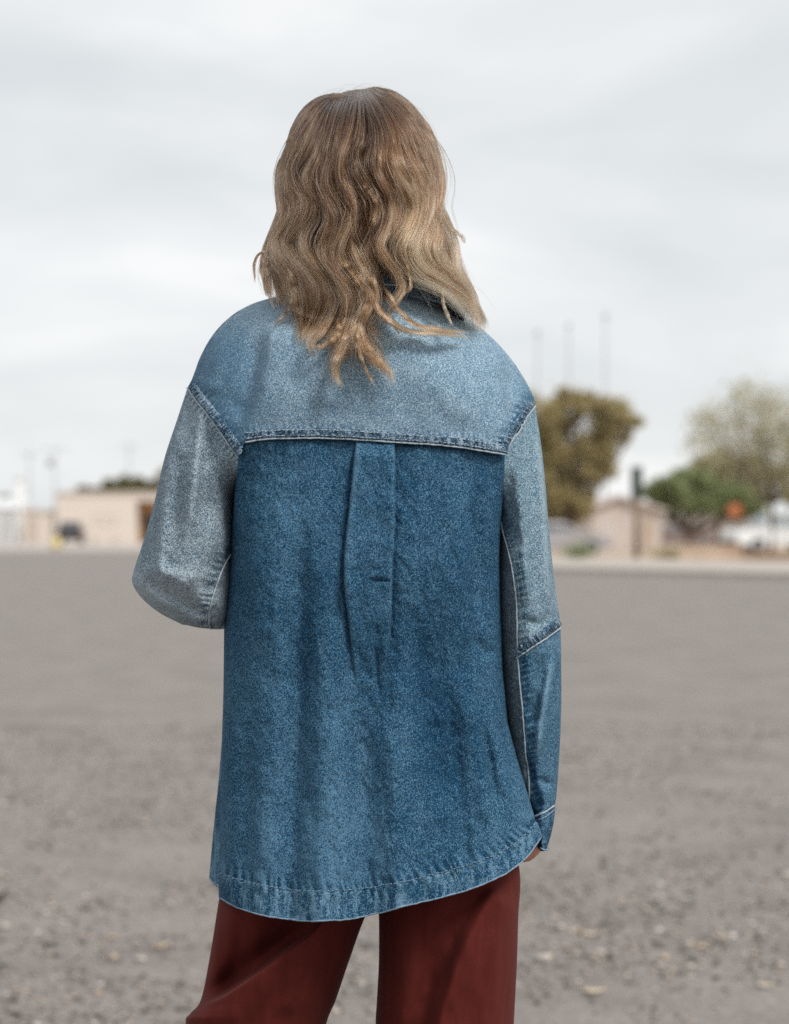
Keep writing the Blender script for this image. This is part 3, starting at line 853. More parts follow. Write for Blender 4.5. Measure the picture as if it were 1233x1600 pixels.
def pale_stone(label, px, py, r, mat):
    x, y = G(px, py)
    bm = bmesh.new(); bmesh.ops.create_icosphere(bm, subdivisions=2, radius=1)
    for v in bm.verts:
        k = 1 + .18 * math.sin(v.co.x * 3 + px) + .12 * math.cos(v.co.y * 4 + py)
        v.co = Vector((v.co.x * k * r * 1.2, v.co.y * k * r, (v.co.z * k * .6 + .4) * r))
    o_ = from_bm('pale_stone', bm, mat, None, True); o_.location = (x, y, 0.002)
    return tag(o_, label, 'stone', 'pale stones on the asphalt')
M_stone = simple('pale_stone', (0.44, 0.40, 0.355), .8, .12, 60)
M_stone2 = simple('tan_stone', (0.42, 0.33, 0.24), .8, .12, 60)
for lb, px, py, r, mt in (
        ('round pale stone left of the trousers, nearest the picture edge', 9, 1451, .019, M_stone),
        ('pale stone in the dark patch left of the trousers', 219, 1502, .018, M_stone),
        ('tan stone in the dark patch left of the trousers', 178, 1500, .018, M_stone2),
        ('tan stone just above the dark patch left of the trousers', 175, 1466, .014, M_stone2),
        ('pale round stone out on the asphalt near the right picture edge', 1220, 1511, .017, M_stone),
        ('pale stone at the right picture edge, level with the hand', 1230, 1371, .024, M_stone),
        ('tan round stone midway between trousers and right picture edge', 1039, 1500, .017, M_stone2),
        ('tan stone above the two round stones on the right', 1093, 1482, .015, M_stone2),
        ('pale stone just right of the tan round stone', 1079, 1513, .014, M_stone),
        ('long whitish stone beside the right trouser leg', 848, 1502, .026, M_stone),
        ('pale stone between oval leaf and trouser leg', 899, 1455, .015, M_stone2)):
    pale_stone(lb, px, py, r * .72, mt)

# =================================================================== THE PERSON
person = empty('person', (0, 0, 0), 0, 'person seen from behind with wavy brown hair, two tone denim jacket and rust trousers', 'person')
jacket = empty('jacket', (0, 0, 0)); jacket.parent = person

class Surf:
    """a sheet laid out on photo pixels: px, py and depth Y per grid vertex"""
    def __init__(s, px, py, Y):
        s.px, s.py, s.Y = px, py, Y
    def finish(s):
        s.P = W(s.px, s.py, s.Y)
        du = np.gradient(s.P, axis=1); dv = np.gradient(s.P, axis=0)
        n = np.cross(du, dv); n /= np.linalg.norm(n, axis=2)[..., None] + 1e-12
        n[n[..., 1] > 0] *= -1
        s.N = n
        s.kd = KDTree(s.px.size)
        for i, (a, b) in enumerate(zip(s.px.ravel(), s.py.ravel())): s.kd.insert((a, b, 0), i)
        s.kd.balance()
        s.Pf = s.P.reshape(-1, 3); s.Nf = n.reshape(-1, 3); s.pxf = s.px.ravel(); s.pyf = s.py.ravel(); s.Yf = s.Y.ravel()
        return s
    def at(s, px, py, off=0.0):
        out = []
        off = np.broadcast_to(off, np.shape(px))
        for a, b, o_ in zip(np.ravel(px), np.ravel(py), np.ravel(off)):
            hits = s.kd.find_n((a, b, 0), 5)
            w = np.array([1 / (h[2] ** 2 + .05) for h in hits]); w /= w.sum()
            idx = [h[1] for h in hits]
            Y = float(w @ s.Yf[idx]); n = w @ s.Nf[idx]; n /= np.linalg.norm(n) + 1e-9
            m0 = hits[0][2]
            if m0 > 2.0:      # off the sheet: stay on its edge
                a, b = s.pxf[hits[0][1]], s.pyf[hits[0][1]]
            out.append(W(a, b, Y) + n * o_)
        return np.array(out)
    def mesh(s, name, mat, parent, mask=None, wear_shade=None):
        nv, nu = s.px.shape
        idx = np.arange(nv * nu).reshape(nv, nu)
        q = np.stack([idx[:-1, :-1], idx[1:, :-1], idx[1:, 1:], idx[:-1, 1:]], -1).reshape(-1, 4)
        if mask is not None:
            q = q[mask.reshape(-1)]
        used = np.unique(q); re = np.full(nv * nu, -1); re[used] = np.arange(len(used)); q = re[q]
        me = bpy.data.meshes.new(name)
        me.vertices.add(len(used)); me.vertices.foreach_set('co', s.P.reshape(-1, 3)[used].ravel())
        me.loops.add(q.size); me.loops.foreach_set('vertex_index', q.ravel())
        me.polygons.add(len(q)); me.polygons.foreach_set('loop_start', np.arange(len(q)) * 4)
        me.update(calc_edges=True)
        me.polygons.foreach_set('use_smooth', np.ones(len(q), bool))
        w = np.zeros(nv * nu) if wear_shade is None else wear_shade.ravel()
        at = me.attributes.new('wear_shade', 'FLOAT', 'POINT'); at.data.foreach_set('value', w[used].astype(np.float32))
        return link_mesh(name, me, mat, parent)
    def cell(s):
        f = lambda a: (a[:-1, :-1] + a[1:, :-1] + a[1:, 1:] + a[:-1, 1:]) / 4
        return f(s.px), f(s.py)

def interp(tab, x):
    t = np.array(tab, float)
    return np.interp(x, t[:, 0], t[:, 1])

def curve_fn(tab):
    """smooth y(x) through the table"""
    p = resample(tab, 400)
    p = p[np.argsort(p[:, 0])]
    return lambda x: np.interp(x, p[:, 0], p[:, 1])

TOP = curve_fn([(293, 606), (302, 588), (312, 560), (330, 527), (355, 499), (385, 479), (418, 467), (460, 458), (520, 452), (575, 450), (640, 456), (690, 474), (730, 498), (757, 517), (790, 550), (815, 585), (832, 616), (836, 633)])
BOT = curve_fn([(293, 606), (312, 632), (340, 668), (360, 698), (372, 712), (377, 705), (384, 691), (410, 687), (440, 685), (520, 685), (600, 690), (700, 697), (775, 708), (787, 711), (792, 701), (800, 687), (820, 655), (836, 633)])
SEAM = curve_fn([(374, 696), (384, 691), (410, 687), (440, 685), (520, 685), (600, 690), (700, 697), (775, 708), (790, 711)])
OUT_L = [(440, 470), (467, 418), (479, 385), (499, 355), (527, 330), (560, 312), (588, 302), (606, 292), (660, 275), (720, 255), (790, 240), (850, 222), (900, 207), (1000, 200)]
OUT_R = [(440, 690), (474, 700), (498, 730), (517, 757), (550, 790), (585, 815), (616, 832), (633, 837), (690, 846), (760, 853), (850, 860), (1000, 876)]
ARM_L = [(294, 607), (312, 632), (340, 668), (362, 700), (374, 716)]
ARM_R = [(835, 635), (820, 655), (800, 687), (790, 706)]

def superell(u, p):
    return np.clip(1 - np.abs(2 * u - 1) ** p, 0, 1) ** (1.0 / p)

def Yyoke(px, py):
    l = interp(OUT_L, py); r = interp(OUT_R, py)
    u = np.clip((px - l) / (r - l), 0, 1)
    e = superell(u, 2.5)
    h = (py - TOP(px)) * S + 0.022 * np.exp(-((px - 580) / 95.0) ** 4)
    t = np.clip(h / 0.115, 0, 1)
    g = np.sqrt(np.clip(1 - (1 - t) ** 2, 0, 1))
    return 0.015 - 0.140 * e ** 0.9 * g

def yoke_folds(px, py):
    z = fold(px, py, [(428, 488), (423, 540), (414, 590), (398, 645), (379, 692)], .017, 13, 90, (.15, 0))
    z += fold(px, py, [(410, 515), (402, 570), (390, 620), (374, 665)], -.013, 20, 13, (.3, .2))
    z += fold(px, py, [(352, 520), (338, 570), (326, 620)], .007, 20, 14, (.3, .2))
    z += fold(px, py, [(768, 530), (779, 580), (786, 640), (790, 700)], .013, 75, 9, (.2, 0))
    z += fold(px, py, [(788, 570), (796, 620), (799, 662)], -.010, 9, 12, (.3, .2))
    z += fold(px, py, [(815, 600), (808, 640)], .005, 11, 9, (.3, .3))
    z += .0022 * vnoise(px / 46, py / 60) + .0010 * vnoise(px / 19 + 9, py / 23)
    return z

def seam_pucker(px, py, poly, w=9.0, wl=9.0, amp=.0007):
    s, t = dist_poly(px, py, poly)
    L = np.sum(np.linalg.norm(np.diff(resample(poly, 60), axis=0), axis=1))
    ph = t * L / wl * 6.283 + 5.5 * vnoise(t * L / 24, s * 0 + 3) + s * .12
    g = np.exp(-(s / w) ** 2)
    am = .55 + .9 * np.abs(vnoise(t * L / 15 + 20, s * 0 + 8))
    return amp * g * np.sin(ph) * am, g * np.sin(ph + .6) * am, g

SEAM_PTS = [(376, 696), (384, 691), (410, 687), (440, 685), (520, 685), (600, 690), (700, 697), (775, 708), (790, 711)]
# --- yoke
nu, nv = 400, 190
u = np.linspace(0, 1, nu)[None, :]; v = np.linspace(0, 1, nv)[:, None]
px = 293.2 + (835.8 - 293.2) * u + 0 * v
py = TOP(px) * (1 - v) + BOT(px) * v
Y = Yyoke(px, py)
d1, w1, g1 = seam_pucker(px, py - 0, [(a, b - 9) for a, b in SEAM_PTS], 11)
d2_, w2, g2 = seam_pucker(px, py, [(a + 6, b - 7) for a, b in ARM_L], 11)
d3, w3, g3 = seam_pucker(px, py, [(a - 6, b - 7) for a, b in ARM_R], 11)
Y = Y - yoke_folds(px, py) - d1 - d2_ - d3
YOKE = Surf(px, py, Y).finish()
wear_shade = .5 * w1 + .5 * w2 + .5 * w3 - .45 * np.maximum(g2, g3)
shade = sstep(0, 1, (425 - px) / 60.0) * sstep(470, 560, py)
wear_shade = wear_shade - .50 * shade - .30 * sstep(795, 835, px)  # left shoulder's shade painted darker; right shoulder end darker too
wear_shade = wear_shade + .25 * sstep(560, 480, py) * (1 - shade)  # light on the upper yoke painted in as a paler tone
YOKE.mesh('yoke', M_yoke, jacket, None, wear_shade)

# --- back panel
LB = [(0, 375), (.12, 366), (.25, 357), (.37, 350.5), (.56, 349), (.68, 346.5), (.82, 344), (1, 344)]
RB = [(0, 789), (.11, 786), (.23, 783), (.39, 785), (.56, 787), (.70, 794), (.79, 808), (.87, 822), (.95, 836), (1, 846)]
HEM = curve_fn([(340, 1399), (346, 1404), (360, 1413), (400, 1428), (440, 1436), (480, 1440), (540, 1437), (590, 1428), (640, 1415), (720, 1395), (780, 1371), (815, 1347), (830, 1330), (846, 1306), (850, 1300)])
nu, nv = 400, 520
u = np.linspace(0, 1, nu)[None, :]; v = np.linspace(0, 1, nv)[:, None]
px = interp(LB, v) * (1 - u) + interp(RB, v) * u
ptop = SEAM(375 + (789 - 375) * u); pbot = HEM(344 + (846 - 344) * u)
py = ptop * (1 - v) + pbot * v
PLEAT_L = [(556, 692), (552, 740), (546, 800), (539, 870), (540, 920), (547, 980), (553, 1040), (557, 1090)]
PLEAT_R = [(617, 697), (617, 760), (616, 830), (612, 900), (611, 960), (606, 1020), (592, 1075), (590, 1095)]
def panel_folds(px, py):
    z = np.zeros_like(px)
    s1, t1 = dist_poly(px, py, PLEAT_L); s2, t2 = dist_poly(px, py, PLEAT_R)
    f1 = sstep(0, .35, 1 - t1); f2 = sstep(0, .40, 1 - t2)
    inside = sstep(-2.0, 1.5, s1) * np.exp(-np.clip(s1, 0, None) / 70) * f1
    z += .0015 * inside * np.where(s2 > 0, np.exp(-(s2 / 4) ** 2), 1)
    z -= .0030 * np.exp(-((s1 + 1.0) / 4.0) ** 2) * f1 * (.35 + .65 * sstep(0, .35, t1))
    z -= .0030 * np.exp(-((s2 - 1.0) / 3.5) ** 2) * f2 * (.5 + .5 * sstep(.5, .9, t2))
    z += .0045 * np.exp(-(np.clip(-s2, 0, None) / 26) ** 2) * (s2 < 0) * f2 * np.where(s1 > 0, 1, 0)
    z -= .0040 * np.exp(-np.clip(-s1, 0, None) / 40.0) * (s1 < 0) * f1 * .8
    z -= .0040 * np.exp(-np.clip(s2, 0, None) / 34.0) * (s2 > 0) * f2 * .8
    z += fold(px, py, [(590, 1005), (589, 1050), (592, 1100)], -.005, 4, 6, (.3, .3))
    A = lambda poly, amp, wl, wr, tp=(.25, .15): fold(px, py, poly, amp * 1.15, wl, wr, tp)
    z += A([(430, 700), (418, 860), (425, 1050), (415, 1250), (410, 1430)], .0075, 34, 34, (.3, 0))
    z += A([(462, 740), (470, 900), (466, 1080), (458, 1260), (452, 1430)], -.0075, 17, 15, (.3, 0))
    z += A([(500, 800), (508, 960), (505, 1150), (503, 1300), (500, 1440)], .0125, 22, 36, (.4, 0))
    z += A([(560, 1080), (566, 1180), (572, 1300), (575, 1435)], -.0065, 18, 20, (.3, 0))
    z += A([(606, 1090), (612, 1180), (622, 1300), (626, 1420)], .0080, 18, 26, (.3, 0))
    z += A([(650, 930), (664, 1060), (682, 1180), (690, 1290)], -.0100, 26, 34, (.3, .3))
    z += A([(712, 735), (722, 850), (727, 960), (730, 1040)], .0060, 32, 9, (.3, .3))
    z += A([(733, 760), (741, 860), (745, 960), (752, 1020)], -.0060, 8, 16, (.3, .3))
    z += A([(729, 1040), (742, 1130), (757, 1220), (768, 1300), (772, 1340)], .0080, 22, 8, (.3, .3))
    z += A([(748, 1120), (764, 1200), (778, 1280)], -.0050, 7, 9, (.3, .3))
    z += A([(752, 1090), (775, 1160), (795, 1235), (806, 1300)], .0075, 12, 8, (.3, .3))
    z += A([(775, 1120), (795, 1180), (815, 1250)], -.0050, 7, 9, (.3, .3))
    z += A([(735, 990), (752, 1015), (772, 1030)], -.0060, 9, 12, (.3, .3))
    z += A([(755, 720), (765, 790), (770, 900)], .0040, 16, 10, (.3, .3))
    z += A([(378, 760), (372, 860), (375, 960), (383, 1060)], -.0035, 14, 16, (.3, .3))
    z += A([(366, 1050), (362, 1200), (364, 1400)], .0050, 16, 16, (.3, 0))
    z += A([(388, 1100), (384, 1250), (386, 1420)], -.0045, 14, 14, (.3, 0))
    z += A([(540, 1090), (536, 1220), (540, 1430)], .0040, 14, 14, (.3, 0))
    z += A([(645, 1290), (662, 1340), (668, 1400)], .0030, 16, 16, (.3, 0))
    z += A([(698, 1060), (712, 1160), (722, 1260), (726, 1360)], -.0040, 14, 12, (.3, .1))
    z += .0016 * vnoise(px / 30, py / 70) + .0013 * vnoise(px / 14 + 5, py / 26) * sstep(690, 760, py) + .0007 * vnoise(px / 7 + 2, py / 9)
    return z
dep = interp([(0, .138), (.25, .136), (.5, .126), (.75, .135), (1, .155)], v)
u_eff = np.broadcast_to(u, px.shape)
Yp = 0.0 - dep * superell(u_eff, 3.4)
bl = sstep(0.0, 0.30, v) * np.ones_like(px)
Yy = Yyoke(px, py) - yoke_folds(px, np.minimum(py, 690)) * np.exp(-np.clip(py - 690, 0, None) / 40)
Y = (Yy + .0018) * (1 - bl) + Yp * bl
HEMLINE = [(345, 1364), (370, 1372), (400, 1380), (440, 1388), (500, 1392), (560, 1389), (600, 1383), (650, 1373), (700, 1360), (745, 1347), (790, 1326), (815, 1308), (838, 1282)]
dd1, ww1, gg1 = seam_pucker(px, py, HEMLINE, 16, 13, .0011)
Y = Y - panel_folds(px, py) - dd1
Y += .004 * np.exp(-((py - ptop) / 5.0) ** 2)
PANEL = Surf(px, py, Y).finish()
s1, t1 = dist_poly(px, py, PLEAT_L); s2, t2 = dist_poly(px, py, PLEAT_R)
wear_shade = .5 * ww1 * (py < HEM(px) - 3)
wear_shade += .7 * np.exp(-((s1 - 2.0) / 2.2) ** 2) * sstep(0, .4, 1 - t1)
wear_shade += .22 * np.exp(-((s2 + 2.0) / 2.0) ** 2) * sstep(0, .5, 1 - t2)
wear_shade += .12 * vnoise(px / 22, py / 130) + .16 * sstep(1050, 1400, py) + .2 * np.exp(-((py - ptop - 6) / 14) ** 2) * vnoise(px / 5, py / 12)
wear_shade += .18 * np.exp(-((px - 520) / 40) ** 2) * sstep(1000, 1150, py) - .25 * np.exp(-((px - 685) / 60) ** 2) * sstep(900, 1100, py)  # worn ridge paler; shade of the broad valley painted darker
cx_, cy_ = PANEL.cell()
hem_fn = curve_fn(HEMLINE)
is_hem = cy_ > hem_fn(cx_)
PANEL.mesh('back_panel', M_back, jacket, ~is_hem, wear_shade)
# hem band: the lowest strip, turned up and stitched, 1.4 mm proud
keepP = PANEL.P.copy()
rise = sstep(0, 5, PANEL.py - hem_fn(PANEL.px)) * .0016
PANEL.P = PANEL.P + PANEL.N * rise[..., None]
hw = .40 * vnoise(px / 5.5, py / 40) + .3 * vnoise(px / 2.6, py / 18) + .02
PANEL.mesh('hem_band', M_band_d, jacket, is_hem, wear_shade * .3 + hw)
PANEL.P = keepP

# box pleat: a flap folded out of the panel, free at both edges and tacked down by a short bar
nup, nvp = 46, 260
tl = resample(PLEAT_L, nvp); tr2 = resample(PLEAT_R, nvp)
uu_ = np.linspace(0, 1, nup)[None, :]
pxp = tl[:, :1] * (1 - uu_) + tr2[:, :1] * uu_
pyp = tl[:, 1:] * (1 - uu_) + tr2[:, 1:] * uu_
vv_ = np.linspace(0, 1, nvp)[:, None]
lift = (.0078 * (1 - uu_) + .0050 * uu_) * sstep(0, .05, vv_) * (1 - sstep(.62, .99, vv_)) + .0007
lift = lift * np.clip(np.minimum(uu_ * 22, (1 - uu_) * 22), 0, 1) ** .5 - .0006 * (1 - np.clip(np.minimum(uu_ * 30, (1 - uu_) * 30), 0, 1)) - .003 * sstep(.93, 1, vv_)
lift += fold(pxp, pyp, [(568, 908), (590, 906), (610, 910)], -.0032, 2.4, 3.6, (.6, .05)) + fold(pxp, pyp, [(566, 898), (588, 897), (608, 900)], .0014, 7, 5, (.3, .2))
lift += .0008 * vnoise(pxp / 9, pyp / 22) + .0009 * vnoise(pxp / 22 + 3, pyp / 40)
Pp = PANEL.at(pxp, pyp, 0.0).reshape(nvp, nup, 3); Np_ = np.cross(np.gradient(Pp, axis=1), np.gradient(Pp, axis=0)); Np_ /= np.linalg.norm(Np_, axis=2)[..., None]
Np_[Np_[..., 1] > 0] *= -1
Np_ = Np_ * .3 + np.array([0, -1.0, 0]) * .7
PL = Surf(pxp, pyp, pxp * 0); PL.finish(); PL.P = Pp + Np_ * lift[..., None]
wp_ = .75 * np.exp(-(uu_ * 12) ** 2) * (1 - .6 * vv_) + .4 * np.exp(-((1 - uu_) * 14) ** 2) * (1 - vv_) - .2 * np.exp(-((pyp - 907) / 3.0) ** 2) * sstep(566, 575, pxp) + .12 * vnoise(pxp / 22, pyp / 60)  # worn edges paler; shade in the tack crease painted darker
PL.mesh('pleat', M_back, jacket, None, wp_)

# --- strips, edge piping and stitches laid on a sheet
def piping(name, surf, poly, r, mat, off=.0006, n=90, smooth=True):
    q = resample(poly, n, smooth)
    q = q + np.stack([np.zeros(n), .3 * vnoise(np.arange(n) * .45 + len(poly), np.zeros(n))], -1)
    P = surf.at(q[:, 0], q[:, 1], off)
    k = r * (1 + .25 * vnoise(np.arange(n) * .8, np.zeros(n) + r * 1e4))
    return tube(name, P, k, mat, jacket, 6)

def band(name, surf, poly, w0, w1, mat, height=.0022, n=150, m=9):
    """raised seam allowance beside a line: from w0 to w1 pixels off it (positive = right of travel)"""
    q = resample(poly, n)
    T = np.gradient(q, axis=0); T /= np.linalg.norm(T, axis=1)[:, None]
    Nn = np.stack([T[:, 1], -T[:, 0]], -1)
    V_, F_, wr = [], [], []
    for j in range(m):
        f = j / (m - 1); o_ = w0 + (w1 - w0) * f
        p = q + Nn * o_
        hh = height * min(1, min(f, 1 - f) * 6)
        pk = .0006 * np.sin(np.arange(n) * 1.25 + 4.5 * vnoise(np.arange(n) * .13, np.zeros(n))) * math.sin(math.pi * f) * (.5 + np.abs(vnoise(np.arange(n) * .21, np.zeros(n) + 5)))
        V_.append(surf.at(p[:, 0], p[:, 1], hh + .0003 + pk))
        wr.append(.42 * (pk / .0006) + .25 * vnoise(np.arange(n) * .6, np.zeros(n) + j * 1.7))
    V_ = np.array(V_).reshape(-1, 3)
    for j in range(m - 1):
        for i in range(n - 1): F_.append((j * n + i, (j + 1) * n + i, (j + 1) * n + i + 1, j * n + i + 1))
    ob = pydata(name, V_, F_, mat, jacket)
    at = ob.data.attributes.new('wear_shade', 'FLOAT', 'POINT'); at.data.foreach_set('value', np.array(wr).ravel().astype(np.float32))
    return ob

def stitches(surf, polys, mat, length=4.2, gap=2.0, r=.00055, off=.0014, name='stitching'):
    V_, F_ = [], []
    for poly in polys:
        q = resample(poly, 400)
        L = np.concatenate([[0], np.cumsum(np.linalg.norm(np.diff(q, axis=0), axis=1))])
        s = random.uniform(0, 3)
        while s + length < L[-1]:
            ts = np.array([s, s + length * .5, s + length])
            pts = surf.at(np.interp(ts, L, q[:, 0]), np.interp(ts, L, q[:, 1]) + random.uniform(-.25, .25), np.array([off - .0006, off, off - .0006]))
            b0 = len(V_); vv, ff = tube_arrays(pts, [r * .7, r, r * .7], 5)
            V_ += vv; F_ += [tuple(i + b0 for i in f) for f in ff]
            s += length + gap * random.uniform(.7, 1.3)
    return pydata(name, V_, F_, mat, jacket)

sh = lambda poly, dx, dy: [(a + dx, b + dy) for a, b in poly]
band('yoke_seam', YOKE, SEAM_PTS[1:], 1.0, 15.5, M_band_l)
piping('seam_edge', YOKE, SEAM_PTS[1:], .0009, M_edge, .0008)
stitches(YOKE, [sh(SEAM_PTS[1:], 0, -4.5), sh(SEAM_PTS[1:], 0, -13)], M_thread, off=.0026)
band('armhole_seam', YOKE, ARM_L, 1.5, 15, M_band_l)
band('armhole_seam', YOKE, ARM_R[::-1], 1.5, 14, M_band_l)
stitches(YOKE, [sh(ARM_L, 8, -8), sh(ARM_R, -7, -8)], M_thread_d, off=.0026)
stitches(PANEL, [HEMLINE], M_edge_d, length=4.5, gap=2.2, off=.0020)
hem_edge = [(float(x), float(HEM(x)) - 1.0) for x in np.linspace(345, 845, 26)]
piping('hem_edge', PANEL, hem_edge, .0009, M_edge_d, .0012, 160)

# --- front of the jacket (closes the shape; its left edge shows past the back panel)
nu2, nv2 = 90, 120
u = np.linspace(0, 1, nu2)[None, :]; v = np.linspace(0, 1, nv2)[:, None]
fl = interp([(0, 377), (.12, 368), (.25, 359), (.40, 352), (.58, 349), (.72, 346), (.84, 337), (.93, 331), (1, 327)], v)
fr = interp([(0, 786), (.25, 780), (.6, 784), (.72, 790), (.8, 803), (.9, 820), (1, 838)], v)
px = fl * (1 - u) + fr * u
py = (690 + 0 * u) * (1 - v) + interp([(0, 1373), (.05, 1388), (.3, 1392), (.8, 1370), (1, 1300)], u) * v
hd = interp([(0, .12), (.5, .15), (1, .17)], v)
Y = -0.018 + (.075 * (1 - u)) * sstep(.45, .62, v) + hd * superell(np.broadcast_to(u, px.shape), 2.2)
Y = Y + .006 * np.sin(py / 9 + 3 * vnoise(px / 20, py / 60)) * sstep(.15, 0, u) * sstep(.5, .9, v) * 0 + .003 * vnoise(px / 5, py / 60)
FRONT = Surf(px, py, Y).finish()
FRONT.mesh('front_panel', M_low, jacket, None, .3 * vnoise(px / 4, py / 40))
# side of the jacket that shows past the back panel's left edge above the hem slit
us = np.linspace(0, 1, 26)[None, :]; vs_ = np.linspace(0, 1, 130)[:, None]
pys = (720 + 0 * us) * (1 - vs_) + (1372 + 22 * us) * vs_
pxs = interp([(720, 378), (800, 369), (880, 360), (960, 353), (1100, 351), (1180, 345), (1260, 338), (1320, 332), (1372, 327.5), (1400, 327)], pys - 22 * us * vs_)
pxs = pxs * (1 - us) + (np.maximum(pxs, 345) + 9) * us
Ys = .045 - .050 * np.sin(us * 1.57) + .004 * np.sin(us * 9 + 2.5 * vnoise(pys / 60, us * 2)) * vs_ + .0015 * vnoise(pxs / 3, pys / 30)
SIDE = Surf(pxs, pys, Ys).finish()
SIDE.mesh('side_panel', M_low, jacket, None, .5 * vnoise(pxs / 3, pys / 40))
piping('hem_edge', SIDE, [(328.5, 1371), (336, 1381), (346, 1389)], .0010, M_edge_d, .0008, 30)
# chest, from yoke ridge down the front
nu3, nv3 = 90, 50
u = np.linspace(0, 1, nu3)[None, :]; v = np.linspace(0, 1, nv3)[:, None]
px = 293.5 + (835.5 - 293.5) * u + 0 * v
bot2 = np.where(px < 377, interp([(293, 606), (340, 668), (377, 716)], px), np.where(px > 786, interp([(786, 711), (836, 633)], px), 715))
py = TOP(px) * (1 - v) + bot2 * v
l = interp(OUT_L, py); r = interp(OUT_R, py)
e_ = superell(np.clip((px - l) / (r - l), 0, 1), 2.5)
g_ = np.sqrt(np.clip(1 - (1 - np.clip((py - TOP(px)) * S / .12, 0, 1)) ** 2, 0, 1))
Surf(px, py, .015 + .115 * e_ * g_).finish().mesh('front_yoke', M_yoke, jacket)

# --- sleeves
def sleeve(rows, Yc, db, df, nu, nv, side, folds):
    """rows: ((outer px, py), (inner px, py)); back half is the Surf, front half closes the tube"""
    o_ = resample([r[0] for r in rows], nv); i_ = resample([r[1] for r in rows], nv)
    t = np.linspace(0, 1, nv)
    ang = np.linspace(0, np.pi, nu)
    u = .5 - .5 * np.cos(ang)
    px = o_[:, :1] * (1 - u) + i_[:, :1] * u
    py = o_[:, 1:] * (1 - u) + i_[:, 1:] * u
    k = np.sin(ang)[None, :] ** .9
    Yb = interp(Yc, t)[:, None] - interp(db, t)[:, None] * k
    w = sstep(.02, .26, t)[:, None]
    Yb = (Yyoke(px, py) + .003) * (1 - w) + Yb * w
    Yb = Yb - folds(px, py) * sstep(0, .4, k)
    Yf = Yb[:, :1] * (1 - u) + Yb[:, -1:] * u + interp(df, t)[:, None] * k
    return Surf(px, py, Yb).finish(), Surf(px, py, Yf).finish()

def foldsL(px, py):
    z = fold(px, py, [(312, 632), (309, 700), (302, 770), (290, 850)], .0055, 13, 9, (.1, .3))
    z += fold(px, py, [(325, 660), (325, 740), (312, 830)], -.004, 10, 14, (.2, .3))
    z += fold(px, py, [(268, 690), (258, 780), (252, 860), (256, 940)], .005, 9, 9, (.2, .2))
    z += fold(px, py, [(285, 700), (276, 790), (270, 860)], -.004, 10, 10, (.2, .3))
    z += fold(px, py, [(356, 740), (340, 830), (330, 900)], .004, 14, 14, (.2, .3))
    z += fold(px, py, [(222, 900), (262, 930), (300, 950), (325, 962)], -.008, 8, 13, (.2, .2))
    z += fold(px, py, [(230, 880), (280, 905), (320, 912)], .004, 12, 14, (.2, .3))
    z *= 1.5
    z += .002 * vnoise(px / 30, py / 50) + .0012 * vnoise(px / 12, py / 18) + .0006 * vnoise(px / 6, py / 7)
    return z
rowsL = [((293, 606), (375, 717)), ((277, 655), (370, 770)), ((257, 716), (366, 822)), ((241, 785), (364, 868)), ((224, 846), (362, 908)), ((210, 889), (360, 938)), ((207, 911), (357, 958)), ((222, 935), (352, 972)), ((250, 958), (346, 979)), ((285, 976), (340, 982))]
SL, SLf = sleeve(rowsL, [(0, .0), (.5, -.02), (1, -.03)], [(0, .09), (.4, .088), (.7, .085), (.85, .07), (.95, .045), (1, .006)], [(0, .09), (.4, .09), (.7, .09), (.85, .07), (.95, .045), (1, .006)], 130, 230, -1, foldsL)
LSEAM = [(362, 862), (350, 882), (338, 912), (328, 948), (326, 968), (330, 981)]
dl, wl_, gl = seam_pucker(SL.px, SL.py, sh(LSEAM, -7, 0), 9, 11, .0005)
pk, wk, gk = seam_pucker(SL.px, SL.py, sh(ARM_L, -3, 5), 6, 8)
wearL = .28 * wl_ - .3 * gl + .3 * gl * vnoise(SL.px / 4, SL.py / 7) + .3 * wk + .22 * fold(SL.px, SL.py, [(312, 632), (309, 700), (302, 770), (290, 850)], 1, 4, 4) + .25 * fold(SL.px, SL.py, [(268, 690), (258, 780), (252, 860), (256, 940)], 1, 4, 4) + .4 * sstep(870, 930, SL.py)
SL.Y -= dl; SL.finish()
sl_o = SL.mesh('sleeve', M_sleeve_l, jacket, None, wearL)
SLf.mesh('sleeve_front', M_sleeve_l, jacket)
piping('seam_edge', SL, ARM_L, .0009, M_edge, .0012)
piping('seam_edge', SL, LSEAM, .0009, M_edge, .0010)
# forearm of the left sleeve, bent forward in front of the body, and its cuff
fa = [V(292, 895, -.01), V(305, 905, .06), V(345, 915, .16), V(410, 905, .235)]
tube('sleeve_forearm', resample([tuple(p) for p in fa], 24), np.interp(np.linspace(0, 1, 24), [0, .3, 1], [.040, .052, .05]), M_sleeve_l, jacket, 28)
tube('cuff', resample([tuple(fa[-1]), tuple(fa[-1] + (fa[-1] - fa[-2]).normalized() * .055)], 6), .046, M_band_l, jacket, 28)

